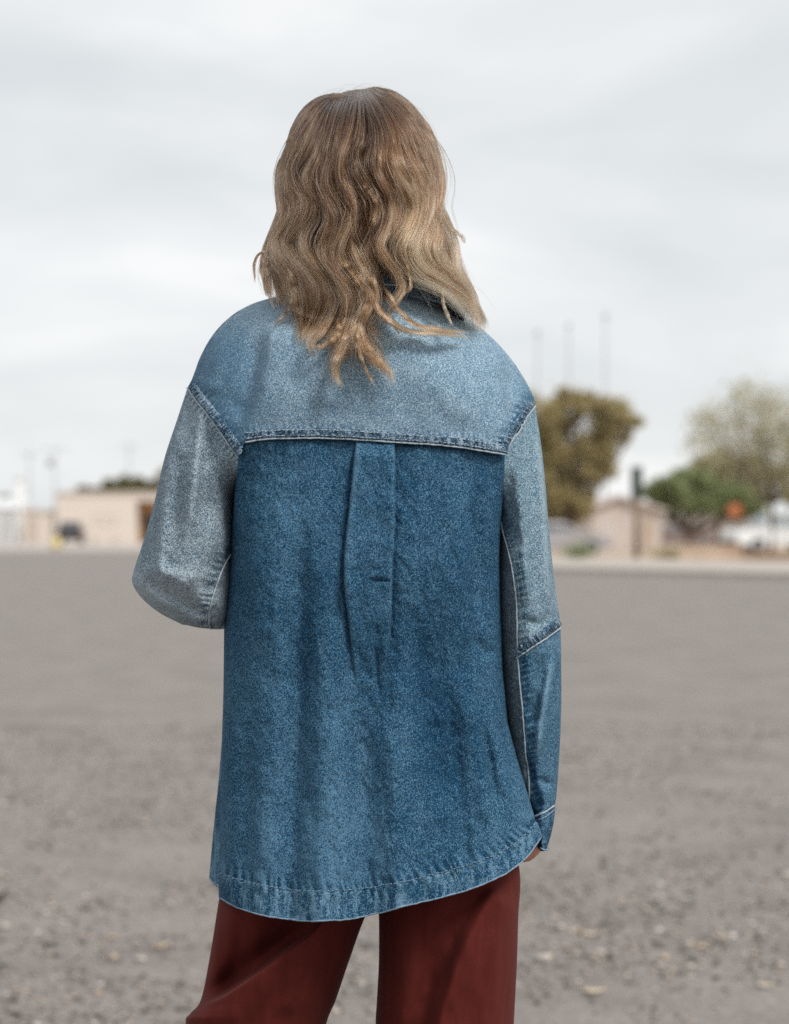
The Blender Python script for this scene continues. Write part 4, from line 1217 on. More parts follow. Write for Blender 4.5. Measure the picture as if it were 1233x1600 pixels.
def foldsR(px, py):
    z = fold(px, py, [(836, 660), (848, 760), (853, 860), (858, 950)], .0045, 10, 7, (.1, .2))
    z += fold(px, py, [(822, 680), (830, 780), (832, 880), (836, 960)], -.004, 10, 10, (.2, .3))
    z += fold(px, py, [(806, 700), (812, 790), (822, 880), (826, 960)], .0035, 9, 9, (.2, .2))
    z += fold(px, py, [(869, 1010), (856, 1070), (845, 1130), (838, 1190)], .006, 8, 8, (.2, .2))
    z += fold(px, py, [(850, 1020), (840, 1080), (832, 1140)], -.0045, 8, 8, (.2, .2))
    z += fold(px, py, [(862, 1130), (856, 1190), (850, 1240)], -.004, 8, 8, (.2, .2))
    z += fold(px, py, [(840, 1215), (856, 1225), (868, 1222)], -.004, 6, 6, (.2, .2))
    z += fold(px, py, [(824, 1180), (834, 1230), (842, 1265)], -.005, 6, 7, (.2, .1))
    z += fold(px, py, [(812, 965), (840, 975), (868, 955)], -.003, 8, 8, (.2, .2))
    z *= 1.4
    z += .0018 * vnoise(px / 22, py / 45) + .0012 * vnoise(px / 11, py / 16) + .0006 * vnoise(px / 6, py / 7)
    return z
rowsR = [((836, 633), (789, 708)), ((846, 698), (784, 764)), ((853, 765), (779, 822)), ((860, 848), (776, 884)), ((868, 922), (776, 960)), ((875.5, 977), (779, 1032)), ((877, 1048), (783, 1092)), ((877, 1108), (790, 1150)), ((874, 1180), (800, 1210)), ((869.5, 1243), (824, 1262)), ((867, 1257), (832, 1276))]
SR, SRf = sleeve(rowsR, [(0, .0), (.4, .0), (1, .035)], [(0, .08), (.5, .076), (.8, .066), (1, .056)], [(0, .08), (.5, .078), (.8, .066), (1, .056)], 120, 330, 1, foldsR)
RSEAM = [(783, 806), (788, 832), (797, 866), (804, 905), (808, 950), (809, 1000), (810, 1027), (813, 1065), (817, 1110), (821, 1160), (825, 1214), (829, 1250)]
ELB = [(808, 1028), (822, 1018), (836, 1008), (855, 995), (877, 979)]
dr_, wr_, gr = seam_pucker(SR.px, SR.py, sh(RSEAM, 8, 0), 8, 10, .00045)
de, we, ge = seam_pucker(SR.px, SR.py, sh(ELB, 0, -8), 9, 9)
wearR = .28 * wr_ - .25 * gr + .3 * gr * vnoise(SR.px / 4, SR.py / 7) + .5 * we + .35 * fold(SR.px, SR.py, [(836, 660), (848, 760), (853, 860), (858, 950)], 1, 5, 4) + .6 * fold(SR.px, SR.py, [(869, 1010), (856, 1070), (845, 1130), (838, 1190)], 1, 5, 5) + .25 * sstep(960, 1000, SR.py) * (SR.py < 1020)
SR.Y -= dr_ + de; SR.finish()
cxr, cyr = SR.cell()
sR, _t = dist_poly(cxr, cyr, [(781, 790)] + RSEAM)
elb_fn = curve_fn([(770, 1050)] + ELB + [(884, 974)])
under = sR < 0
low = (cyr > elb_fn(cxr)) & ~under
SR.mesh('upper_sleeve', M_sleeve_r, jacket, ~under & ~low, wearR)
SR.mesh('lower_sleeve', M_low, jacket, low, wearR)
SR.mesh('under_sleeve', M_under, jacket, under, wearR * .3)
SRf.mesh('sleeve_front', M_sleeve_r, jacket)
piping('seam_edge', SR, ARM_R, .0010, M_edge, .0012)
piping('seam_edge', SR, RSEAM, .0009, M_edge, .0014)
piping('seam_edge', SR, ELB[:-1] + [(874, 981)], .0009, M_edge, .0014)
band('elbow_seam', SR, ELB, 1.5, 15, M_band_l)
stitches(SR, [sh(ELB, 0, -4.5), sh(ELB, -1, -12), sh(RSEAM[1:7], 6, 0), sh(RSEAM[1:7], 13, 0)], M_thread_d, off=.0022)
# right cuff
cuffL = resample([(822, 1279), (829, 1300), (837, 1318), (843, 1327)], 30); cuffR = resample([(867.5, 1257), (866, 1280), (861, 1304), (855, 1325)], 30)
ang = np.linspace(0, np.pi, 40); uu = .5 - .5 * np.cos(ang)
pxc = cuffR[:, :1] * (1 - uu) + cuffL[:, :1] * uu; pyc = cuffR[:, 1:] * (1 - uu) + cuffL[:, 1:] * uu + 4 * np.sin(ang)[None, :] * np.linspace(0, 1, 30)[:, None]
kk = np.sin(ang)[None, :]
CUFF = Surf(pxc, pyc, .036 - .060 * kk - .0015 * vnoise(pxc / 6, pyc / 8) - .0008 * vnoise(pxc / 3, pyc / 3)).finish()
CUFF.mesh('cuff', M_band_d, jacket, None, .4 * vnoise(pxc / 4, pyc / 5))
Surf(pxc, pyc, .036 + .060 * kk).finish().mesh('cuff_front', M_band_d, jacket)
piping('seam_edge', CUFF, [(834, 1276), (850, 1269), (864.5, 1258.5)], .0009, M_edge, .0012, 40)
piping('seam_edge', CUFF, [(836, 1283), (851, 1276), (864.5, 1265.5)], .0007, M_edge_d, .0010, 40)
piping('seam_edge', CUFF, [(846, 1325), (851, 1328), (856, 1325)], .0010, M_edge_d, .0010, 20)

# --- collar: a stand round the neck with the fall turned down over it
NX, NY = (585 - CX) * S, .000
ncol = 96
prof = [(.060, .008, 0), (.062, .034, 0), (.066, .047, 0), (.073, .046, 0), (.080, .034, 0), (.087, .012, 0), (.090, -.006, 0), (.088, -.010, 0)]
V_, F_ = [], []
z_at = lambda a: 1.452 + .020 * (-math.sin(a))      # higher at the back of the neck
for r_, dz, _ in prof:
    for k in range(ncol):
        a_ = 2 * math.pi * k / ncol
        wob = 1 + .02 * math.sin(a_ * 3 + dz * 40)
        V_.append((NX + r_ * wob * 1.12 * math.cos(a_), NY + r_ * wob * math.sin(a_), z_at(a_) + dz))
for j in range(len(prof) - 1):
    for k in range(ncol):
        F_.append((j * ncol + k, j * ncol + (k + 1) % ncol, (j + 1) * ncol + (k + 1) % ncol, (j + 1) * ncol + k))
collar = pydata('collar', V_, F_, M_collar, jacket)
md = collar.modifiers.new('round', 'SUBSURF'); md.levels = md.render_levels = 2
for dz, rr in ((.036, .0805), (.001, .0905)):
    V2, F2 = [], []
    for k in range(0, 150):
        a0 = math.pi + math.pi * k / 150.0 + .004
        pts = [(NX + rr * 1.12 * math.cos(a), NY + rr * math.sin(a), z_at(a) + dz) for a in (a0, a0 + .009, a0 + .016)]
        b0 = len(V2); vv, ff = tube_arrays(pts, .0010, 5); V2 += vv; F2 += [tuple(i + b0 for i in f) for f in ff]
    pydata('stitching', V2, F2, M_edge, jacket)

# ------------------------------------------------------------------ trousers
trousers = empty('trousers', (0, 0, 0)); trousers.parent = person
def leg(name, rows, Yc, db, df, folds, nu=150, nv=380):
    o_ = resample([r[0] for r in rows], nv); i_ = resample([r[1] for r in rows], nv)
    t = np.linspace(0, 1, nv); ang = np.linspace(0, np.pi, nu); u = .5 - .5 * np.cos(ang)
    px = o_[:, :1] * (1 - u) + i_[:, :1] * u; py = o_[:, 1:] * (1 - u) + i_[:, 1:] * u
    k = np.sin(ang)[None, :] ** .85
    yc = interp(Yc, t)[:, None]
    B = Surf(px, py, yc - interp(db, t)[:, None] * k - folds(px, py) * sstep(0, .35, k)).finish()
    Fr = Surf(px, py, yc + interp(df, t)[:, None] * k).finish()
    B.mesh(name, M_cloth, trousers)
    Fr.mesh(name + '_front', M_cloth, trousers)
    return B
def legfL(px, py):
    line = [(284, 1592), (312, 1572), (350, 1553), (400, 1520), (440, 1490), (490, 1450), (530, 1400)]
    z = fold(px, py, line, .022, 60, 3.0, (.0, .45)) + fold(px, py, line, -.040, 2.0, 80, (.0, .35)) * sstep(4, 45, px - interp([(1380, 345), (1432, 338), (1500, 327), (1562, 314), (1584, 297), (1600, 290)], py))
    z += fold(px, py, sh(line, -8, -14), -.010, 9, 16, (.1, .4))
    z += fold(px, py, [(352, 1380), (345, 1460), (338, 1530)], -.004, 8, 10, (.2, .2))
    z += fold(px, py, [(440, 1600), (460, 1540), (500, 1480)], .004, 16, 16)
    z += fold(px, py, [(370, 1640), (400, 1590), (460, 1530)], -.004, 14, 14)
    z += .003 * vnoise(px / 40, py / 80) + .0012 * vnoise(px / 16, py / 30)
    return z
def legfR(px, py):
    line = [(790, 1380), (762, 1420), (735, 1470), (710, 1530), (690, 1600), (680, 1680)]
    z = fold(px, py, line, .020, 18, 80, (.1, .2)) + fold(px, py, sh(line, -26, -6), -.008, 24, 16, (.1, .2))
    z += fold(px, py, [(640, 1430), (630, 1520), (625, 1620)], .005, 18, 22, (.2, .2))
    z += fold(px, py, [(700, 1420), (672, 1500), (660, 1600)], -.005, 20, 14, (.2, .2))
    z += fold(px, py, [(780, 1440), (772, 1540), (764, 1660)], .004, 18, 14, (.2, .2))
    z += .003 * vnoise(px / 40, py / 80) + .0012 * vnoise(px / 16, py / 30)
    return z
rowsTL = [((372, 1130), (588, 1130)), ((358, 1260), (594, 1260)), ((347, 1370), (596, 1390)), ((338, 1432), (571, 1432)), ((327, 1500), (546, 1500)), ((314, 1562), (525, 1562)), ((297, 1584), (517, 1580)), ((290, 1596), (511, 1596)), ((296, 1640), (498, 1640)), ((305, 1800), (470, 1800)), ((285, 2100), (480, 2100)), ((270, 2505), (500, 2505))]
rowsTR = [((760, 1130), (588, 1130)), ((790, 1260), (588, 1260)), ((812, 1360), (590, 1390)), ((810, 1432), (592, 1432)), ((808, 1500), (592, 1500)), ((805, 1562), (589, 1562)), ((803, 1600), (587, 1596)), ((801, 1660), (587, 1660)), ((796, 1800), (592, 1800)), ((800, 2100), (586, 2100)), ((806, 2512), (578, 2512))]
leg('leg', rowsTL, [(0, .0), (.3, .0), (1, .02)], [(0, .085), (.08, .098), (.2, .112), (.5, .09), (1, .10)], [(0, .11), (.5, .10), (1, .11)], legfL)
TRB = leg('leg', rowsTR, [(0, .0), (.3, .0), (1, -.02)], [(0, .085), (.08, .098), (.2, .115), (.5, .09), (1, .10)], [(0, .11), (.5, .10), (1, .11)], legfR)
wb = [((588 + 160 * math.cos(a) - CX) * S, .085 * math.sin(a), ZC + (HZ - 1128) * S) for a in np.linspace(0, 2 * math.pi, 40)]
tube('waistband', wb, .018, M_cloth, trousers, 8)

# ------------------------------------------------------------------ body: overlapping limbs fused into one skin
def ell(bm, c, r, seg=24):
    bmesh.ops.create_uvsphere(bm, u_segments=seg, v_segments=seg // 2, radius=1.0, matrix=Matrix.Translation(c) @ Matrix.Diagonal((r[0], r[1], r[2], 1)))
def limb(bm, pts, rad, n=14, k=14):
    p = resample([tuple(q) for q in pts], k); rr = np.interp(np.linspace(0, 1, k), np.linspace(0, 1, len(rad)), rad)
    v, f = tube_arrays(p, rr, n)
    vs = [bm.verts.new(tuple(q)) for q in v]
    for q in f: bm.faces.new([vs[i] for i in q])
    for e_, r_ in ((p[0], rr[0]), (p[-1], rr[-1])): ell(bm, Vector(tuple(e_)), (r_, r_, r_), 12)
bm = bmesh.new()
HC = V(568, 283, 0.005)
ell(bm, HC + Vector((0, .0, .0)), (.073, .088, .090), 32)
ell(bm, HC + Vector((0, .040, -.055)), (.058, .058, .072), 28)
ell(bm, HC + Vector((0, .062, -.108)), (.030, .030, .026), 20)                    # chin
limb(bm, [HC + Vector((0, .092, .008)), HC + Vector((0, .108, -.026)), HC + Vector((0, .112, -.040))], [.008, .012, .013], 10, 8)   # nose
for s in (-1, 1):
    ell(bm, HC + Vector((s * .010, .106, -.042)), (.009, .010, .008), 12)
    ell(bm, HC + Vector((s * .031, .082, .002)), (.015, .012, .010), 14)          # eyeballs under lids
    limb(bm, [HC + Vector((s * .012, .092, .020)), HC + Vector((s * .032, .090, .026)), HC + Vector((s * .052, .074, .018))], [.006, .007, .005], 8, 8)
    ell(bm, HC + Vector((s * .076, .006, -.015)), (.008, .020, .032), 16)         # ears
    ell(bm, HC + Vector((s * .044, .066, -.036)), (.022, .022, .022), 14)         # cheeks
limb(bm, [HC + Vector((-.024, .088, -.070)), HC + Vector((0, .101, -.067)), HC + Vector((.024, .088, -.070))], [.004, .008, .004], 10, 10)
limb(bm, [HC + Vector((-.022, .087, -.078)), HC + Vector((0, .098, -.080)), HC + Vector((.022, .087, -.078))], [.004, .008, .004], 10, 10)
neck0 = V(583, 490, .012)
limb(bm, [HC + Vector((0, -.005, -.05)), neck0 + Vector((-.002, -.002, .05)), neck0 - Vector((0, 0, .03))], [.056, .052, .060], 18, 10)
chest = V(583, 640, .0); waist = V(583, 900, .0); hips = V(585, 1200, .0)
for c, r_ in ((V(583, 590, .005), (.135, .075, .060)), (chest, (.140, .085, .12)), (V(583, 780, .0), (.130, .085, .13)), (waist, (.118, .080, .12)), (V(584, 1040, 0), (.130, .085, .12)), (hips, (.142, .095, .12))):
    ell(bm, c, r_, 28)
shL, elL, wrL = V(412, 610, .0), V(292, 880, -.02), V(455, 903, .27)
limb(bm, [V(480, 575, .0), shL, V(345, 720, -.01), elL], [.045, .044, .036, .032])
limb(bm, [elL, V(330, 905, .10), V(400, 905, .22), wrL], [.032, .038, .032, .024])
shR, elR, wrR = V(742, 622, .0), V(818, 985, .0), V(838, 1200, .034)
limb(bm, [V(680, 580, .0), shR, V(798, 790, 0), elR], [.045, .042, .028, .026])
limb(bm, [elR, V(830, 1060, .01), V(836, 1140, .03), wrR], [.026, .027, .024, .021])

def hand(bm, wr, fwd, side, back, scale, curls, thumb_in):
    """wr wrist, fwd towards the fingers, side from little finger to index, back = back of the hand"""
    f, s, b = fwd.normalized(), side.normalized(), back.normalized()
    pl = .092 * scale
    for k in range(4):
        o_ = s * (.030 - .020 * k) * scale
        limb(bm, [wr + o_ * .5, wr + f * pl * .55 + o_ * .9, wr + f * pl + o_ + b * .002], [.016 * scale, .013 * scale, .0105 * scale], 10, 8)
    lens = [.070, .079, .073, .057]
    for k in range(4):
        o_ = s * (.030 - .020 * k) * scale
        p = wr + f * pl + o_ + b * .002
        dirv = f.copy(); pts = [p]
        for j, seg in enumerate((.46, .31, .23)):
            c_ = curls[k][j]
            axis = s
            dirv = Matrix.Rotation(c_, 3, axis) @ dirv
            p = p + dirv * lens[k] * seg * scale
            pts.append(p)
        limb(bm, pts, [.0098 * scale, .0092 * scale, .0082 * scale, .0066 * scale], 10, 12)
    t0 = wr + f * .022 * scale + s * .022 * scale - b * .006
    t1 = t0 + (s * .75 + f * .62 - b * thumb_in) * .036 * scale
    t2 = t1 + (f * .9 + s * .25 - b * thumb_in) * .030 * scale
    t3 = t2 + (f * 1. - b * thumb_in * .9) * .024 * scale
    limb(bm, [t0, t1, t2, t3], [.015 * scale, .012 * scale, .0098 * scale, .0075 * scale], 10, 12)
# right hand: hangs below the cuff, palm to the thigh, fingers loosely closed towards the leg
cu = [(.55, .75, .5), (.60, .85, .5), (.66, .9, .5), (.66, .9, .6)]
fw = Vector((-.14, .02, -1)).normalized()
bk = Vector((.80, -.58, -.12)); bk = (bk - fw * bk.dot(fw)).normalized()
sd = bk.cross(fw).normalized()
if sd.y < 0: sd = -sd
sgn = 1 if (Matrix.Rotation(.5, 3, sd) @ fw).dot(bk) < 0 else -1
hand(bm, V(843, 1192, .026), fw, sd, bk, .90, [tuple(sgn * c for c in q) for q in cu], .35)
# left hand in front of the waist
fw2 = Vector((.92, .35, -.1)).normalized(); bk2 = Vector((-.2, .9, .35)); bk2 = (bk2 - fw2 * bk2.dot(fw2)).normalized()
sd2 = bk2.cross(fw2).normalized()
if sd2.z < 0: sd2 = -sd2
sg2 = 1 if (Matrix.Rotation(.5, 3, sd2) @ fw2).dot(bk2) < 0 else -1
hand(bm, wrL, fw2, sd2, bk2, .92, [tuple(sg2 * c * .6 for c in q) for q in cu], .3)
for hx, kx, ax in (((470), (400), (385)), ((700), (698), (700))):
    limb(bm, [V(hx, 1230, .01), V((hx + kx) / 2, 1500, .018), V(kx, 1810, .01), V((kx + ax) / 2, 2050, .0), V(ax, 2450, .0)], [.075, .050, .043, .042, .032], 18, 24)
    x_, _, z_ = V(ax, 2450, 0)
    limb(bm, [(x_, -.03, .055), (x_, .05, .05), (x_, .14, .035), (x_, .18, .03)], [.036, .036, .032, .022], 12, 10)
me = bpy.data.meshes.new('body'); bm.to_mesh(me); bm.free()
body = link_mesh('body', me, M_skin, person)
md = body.modifiers.new('fuse', 'REMESH'); md.mode = 'VOXEL'; md.voxel_size = .0042; md.use_smooth_shade = True
md2 = body.modifiers.new('soft', 'SMOOTH'); md2.factor = .5; md2.iterations = 3
dg_ = bpy.context.evaluated_depsgraph_get()
me2 = bpy.data.meshes.new_from_object(body.evaluated_get(dg_))
body.modifiers.clear(); body.data = me2
if len(me2.materials) == 0: me2.materials.append(M_skin)
# eyes, shoes
for s in (-1, 1):
    bm = bmesh.new(); bmesh.ops.create_uvsphere(bm, u_segments=16, v_segments=10, radius=.0112, matrix=Matrix.Translation(HC + Vector((s * .031, .0840, .002))))
    ey = from_bm('eye', bm, simple('eye_white', (.75, .74, .72), .2, .02, 50), person, True)
    bm = bmesh.new(); bmesh.ops.create_uvsphere(bm, u_segments=12, v_segments=8, radius=.0062, matrix=Matrix.Translation(HC + Vector((s * .031, .0910, .002))) @ Matrix.Diagonal((1, .8, 1, 1)))
    from_bm('iris', bm, simple('iris', (.06, .035, .02), .15, .1, 50), ey, True)
for ax in (385, 700):
    x_, _, z_ = V(ax, 2450, 0)
    bm = bmesh.new()
    limb(bm, [(x_, -.055, .052), (x_, .03, .052), (x_, .12, .042), (x_, .195, .036)], [.044, .047, .046, .030], 14, 14)
    shoe = from_bm('shoe', bm, simple('tan_leather', (.28, .17, .10), .5, .1, 20), person, True)
    bm = bmesh.new(); bm_box(bm, x_ - .046, x_ + .046, -.095, .225, 0.0, .016, .006)
    from_bm('sole', bm, M_wood, shoe)

# ------------------------------------------------------------------ hair
HL = [(130, 520), (140, 505), (160, 478), (200, 455), (235, 442), (270, 432), (300, 431), (330, 436), (360, 425), (390, 411), (420, 406), (450, 412), (480, 420), (620, 470)]
HR = [(130, 600), (140, 612), (160, 640), (200, 672), (235, 686), (270, 692), (300, 693), (320, 690), (345, 702), (375, 714), (400, 718), (430, 728), (460, 742), (500, 756), (620, 760)]
HYD = [(120, .03), (134, .0), (142, -.035), (160, -.066), (190, -.093), (230, -.115), (280, -.125), (340, -.124), (400, -.121), (450, -.118), (480, -.12), (640, -.13)]
HLs = [(130, 520), (140, 505), (160, 478), (200, 455), (235, 442), (270, 434), (310, 429), (360, 419), (420, 409), (480, 418), (620, 470)]
HRs = [(130, 600), (140, 612), (160, 640), (200, 672), (235, 687), (270, 696), (320, 706), (375, 718), (430, 733), (500, 757), (620, 762)]
TOPH = curve_fn([(440, 250), (455, 200), (466, 180), (480, 165), (497, 154), (520, 147), (545, 140), (566, 136), (590, 138), (612, 143), (640, 158), (672, 198), (686, 235), (694, 270)])
def smooth_tab(tab):
    t = np.array(tab, float); x = np.linspace(t[0, 0], t[-1, 0], 300)
    y = np.interp(x, t[:, 0], t[:, 1])
    k = np.exp(-(np.arange(-30, 31) / 13.0) ** 2); k /= k.sum()
    yp = np.concatenate([2 * y[0] - y[30:0:-1], y, 2 * y[-1] - y[-2:-32:-1]])
    ys = np.convolve(yp, k, 'valid')
    return list(zip(x, ys))
HYDs = smooth_tab(HYD); HLs = smooth_tab(HLs); HRs = smooth_tab(HRs)
def Hd(px, py):
    l = interp(HLs, py); r = interp(HRs, py)
    c = (l + r) / 2; w = (r - l) / 2 + 3
    e_ = np.sqrt(np.clip(1 - ((px - c) / w) ** 2, 0.0, 1))
    y = .02 + (interp(HYDs, py) - .02) * e_
    tp = TOP(np.clip(px, 294, 835))
    yk = Yyoke(px, np.maximum(py, tp + 1)) - yoke_folds(px, py) - .009
    w_ = sstep(-10, 8, py - tp)
    return np.where(w_ > 0, y * (1 - w_) + np.minimum(y, yk) * w_, y)

# under-hair: solid dark core so no sky shows through the mass
nvh, nuh = 120, 120
tt = np.linspace(0, 1, nvh)[:, None]; ang = np.linspace(0, 2 * np.pi, nuh)[None, :]
pyh = 150 + (455 - 150) * tt + 0 * ang
lw = interp(HL, pyh) + 16; rw = interp(HR, pyh) - 16
rw = np.minimum(rw, 700)
cc, hw_ = (lw + rw) / 2, (rw - lw) / 2
endk = np.sqrt(np.clip(1 - (1 - np.clip(tt / .22, 0, 1)) ** 2, 0, 1)) * np.sqrt(np.clip(1 - np.clip((tt - .9) / .1, 0, 1) ** 2 * .5, 0, 1))
pxh = cc + hw_ * np.cos(ang) * np.maximum(endk, .2)
sy = np.sin(ang)
yb2 = .02 + (interp(HYD, pyh) + .026 - .02) * np.clip(sy, 0, 1) * np.maximum(endk, .35) + (.055 * np.clip(tt * 4, 0.3, 1)) * np.clip(-sy, 0, 1) * (1 - sstep(.25, .5, tt) * .55)
P_ = W(pxh, pyh, yb2).reshape(-1, 3)
F_ = [(i * nuh + k, i * nuh + k + 1, (i + 1) * nuh + k + 1, (i + 1) * nuh + k) for i in range(nvh - 1) for k in range(nuh - 1)]
F_.append(tuple(range(nuh - 1)))
hair = pydata('hair', P_, F_, M_hair_under, person)

Z = lambda pts: [(380 + x / 3.0775, 110 + y / 3.0775) for x, y in pts]
GUIDES = [
    # (centre line in enlarged-photo coordinates, tone shift)
    Z([(440, 118), (360, 135), (290, 200), (235, 310), (195, 400), (168, 480), (164, 560), (180, 640), (182, 710), (140, 790), (100, 870), (94, 950), (110, 1040), (120, 1105), (140, 1160)]),
    Z([(445, 116), (375, 165), (310, 260), (260, 360), (220, 440), (196, 500), (200, 580), (205, 660), (185, 740), (140, 815), (165, 890), (215, 970), (240, 1050), (262, 1130), (282, 1225), (286, 1270)]),
    Z([(450, 116), (395, 190), (345, 290), (300, 390), (245, 455), (215, 500), (255, 560), (300, 620), (290, 700), (235, 770), (200, 830), (250, 905), (310, 980), (345, 1060), (330, 1150), (300, 1230), (275, 1290), (295, 1375)]),
    Z([(460, 112), (415, 210), (385, 320), (355, 420), (320, 500), (330, 570), (365, 640), (350, 720), (310, 790), (310, 860), (360, 940), (420, 1020), (450, 1100), (425, 1180), (370, 1270), (330, 1310), (352, 1360), (372, 1425)]),
    Z([(490, 106), (450, 200), (420, 310), (400, 400), (375, 490), (372, 570), (410, 640), (440, 710), (415, 790), (380, 860), (415, 930), (470, 1010), (510, 1090), (505, 1170), (475, 1250), (440, 1300), (380, 1330)]),
    Z([(525, 98), (480, 200), (445, 300), (420, 385), (392, 470), (390, 550), (430, 640), (462, 710), (440, 790), (415, 870), (450, 950), (510, 1030), (545, 1110), (530, 1190), (500, 1280), (455, 1380), (440, 1450), (475, 1535)]),
    Z([(550, 92), (520, 200), (500, 310), (470, 410), (465, 500), (500, 590), (530, 680), (515, 750), (480, 830), (475, 900), (525, 970), (580, 1035), (610, 1090), (590, 1150), (555, 1220), (565, 1290), (615, 1365), (680, 1430), (718, 1530)]),
    Z([(562, 90), (560, 200), (545, 310), (520, 400), (535, 490), (590, 570), (630, 640), (625, 720), (590, 790), (560, 860), (590, 930), (640, 1000), (670, 1060), (690, 1110)]),
    Z([(572, 90), (605, 190), (640, 275), (645, 360), (630, 440), (655, 520), (700, 600), (715, 690), (690, 770), (662, 840), (695, 910), (745, 980), (770, 1045), (735, 1110), (708, 1170), (705, 1240)]),
    Z([(585, 92), (660, 180), (705, 280), (725, 370), (745, 450), (790, 530), (830, 610), (835, 690), (800, 780), (765, 850), (790, 930), (860, 1000), (950, 1040), (1020, 1100), (1065, 1160), (1090, 1220), (1085, 1270)]),
    Z([(600, 92), (710, 165), (785, 270), (830, 370), (855, 450), (890, 530), (915, 610), (900, 700), (865, 790), (850, 870), (900, 950), (990, 1010), (1070, 1075), (1120, 1140), (1135, 1215), (1128, 1275)]),
    Z([(610, 90), (730, 145), (820, 230), (890, 330), (935, 430), (950, 530), (935, 620), (925, 690), (935, 770), (920, 860), (950, 940), (1040, 1010), (1110, 1080), (1148, 1160), (1152, 1230), (1140, 1290)]),
    Z([(620, 88), (740, 130), (840, 225), (915, 345), (955, 450), (962, 545), (938, 635), (960, 700), (1005, 780), (1030, 850), (1025, 930), (1055, 1000), (1120, 1075), (1156, 1150), (1160, 1220), (1148, 1290)]),
]
NG = len(GUIDES); NP = 46
GR = np.array([resample(g, NP) for g in GUIDES])          # NG x NP x 2

def mix_guide(s):
    i = int(min(max(math.floor(s), 0), NG - 2)); f = s - i
    return GR[i] * (1 - f) + GR[i + 1] * f

LOCKS = []    # dict(path px/py, dY per point, half width px, depth thickness m, tone, strands, tip, end)
lrng = random.Random(5)
def add_lock(path, w, th, tone, n, dy=0.0, end=1.0, clump=.35, wave=.006, root=.9):
    LOCKS.append(dict(p=path, w=w, th=th, tone=tone, n=n, dy=dy, end=end, clump=clump, wave=wave, root=root))

# full-length locks spread over the head, three layers deep
for layer, (cnt, dyl) in enumerate(((60, .026), (66, .013), (66, .000))):
    for k in range(cnt):
        s = (k + lrng.uniform(-.4, 1.4)) / cnt * (NG - 1)
        s = min(max(s, 0), NG - 1)
        g = mix_guide(s).copy()
        t = np.linspace(0, 1, NP)
        amp = lrng.uniform(2, 6); ph = lrng.uniform(0, 6.28); fr = lrng.uniform(2.4, 3.6)
        g[:, 0] += amp * np.sin(fr * 6.28 * t + ph) * sstep(.15, .5, t) + lrng.uniform(-5, 5) * sstep(.2, .8, t)
        g[:, 1] += lrng.uniform(-6, 6) * sstep(.0, .5, t)
        end = lrng.uniform(.86, 1.0) if layer > 0 else lrng.uniform(.66, .92)
        if 6.7 < s < 9.0: end = lrng.uniform(.55, .66)
        tone = lrng.gauss(0, .18) + (-.17 if layer == 0 else -.05 if layer == 1 else .03) + .035 * (s - 5.0) / 6
        add_lock(g, lrng.uniform(6, 16), lrng.uniform(.0025, .0045), tone, 190, dyl + lrng.uniform(-.007, .007), end, lrng.uniform(.25, .6), lrng.uniform(.004, .009))
# the guide locks themselves, on top, thicker
for i in range(NG):
    if i in (7,): continue
    add_lock(GR[i].copy(), 9.5 if i not in (8,) else 6.5, .0065, .12 + lrng.gauss(0, .07), 260, -.008, 1.0, .32, .007)
# single locks traced from the photo
for pts, w, tone, n in (
        ([(560, 830), (610, 960), (640, 1060), (640, 1130), (700, 1200), (800, 1255), (950, 1262), (1115, 1272)], 4.5, .10, 150),
        ([(640, 1000), (690, 1090), (740, 1150), (830, 1220), (950, 1248), (1090, 1262)], 3.0, .12, 90),
        ([(640, 960), (670, 1030), (720, 1100), (770, 1180), (850, 1235), (1000, 1240)], 2.2, .10, 60),
        ([(200, 820), (150, 860), (80, 880), (52, 930), (55, 1000), (62, 1035)], 2.4, .10, 40),
        ([(240, 1010), (235, 1090), (215, 1160), (170, 1205), (140, 1235)], 2.2, .16, 45),
        ([(540, 1150), (545, 1260), (560, 1360), (600, 1460), (640, 1530)], 2.6, -.02, 60),
        ([(700, 1180), (730, 1240), (760, 1290)], 1.8, .05, 30),
        ([(760, 870), (790, 960), (800, 1040), (760, 1080), (710, 1160)], 2.2, .12, 50),
        ([(980, 740), (1020, 780), (1055, 805), (1068, 840)], 2.0, .12, 40),
        ([(960, 1000), (965, 1100), (985, 1170), (1010, 1230)], 2.2, .02, 50),
        ([(480, 850), (500, 930), (560, 1010), (610, 1080), (600, 1150)], 6.0, .18, 200),
        ([(570, 1000), (620, 1080), (590, 1160), (560, 1230), (580, 1310), (640, 1390), (700, 1450), (722, 1535)], 5.5, .08, 200),
        ([(545, 480), (590, 560), (640, 630), (630, 720), (600, 780)], 3.6, .20, 110),
        ([(180, 900), (230, 1000), (250, 1080), (280, 1190)], 5.0, .20, 140),
        ([(110, 860), (100, 960), (118, 1060), (125, 1100)], 7.0, .12, 160),
        ([(470, 1150), (455, 1270), (380, 1330), (345, 1310)], 4.0, .22, 120),
        ([(520, 1180), (490, 1300), (450, 1400), (445, 1460), (480, 1538)], 4.0, .24, 130)):
    add_lock(resample(Z(pts), NP), w, .0045, tone, n, -.013, 1.0, .25, .004, root=.12)
# lighter full-length locks
for s_, w_, tn in ((1.2, 7, .16), (2.6, 6, .18), (3.7, 8, .20), (4.6, 6, .24), (5.35, 8, .22), (6.3, 7, .18), (8.15, 7, .26), (8.8, 6, .18), (9.4, 8, .26), (9.9, 6, .2), (10.4, 9, .24), (11.2, 8, .2), (11.7, 6, .22)):
    g = mix_guide(s_).copy(); t = np.linspace(0, 1, NP)
    g[:, 0] += 3 * np.sin(17 * t + s_ * 5) * sstep(.15, .5, t)
    add_lock(g, w_, .004, tn, 200, -.007, .64 if 6.7 < s_ < 9 else .97, .35, .007)
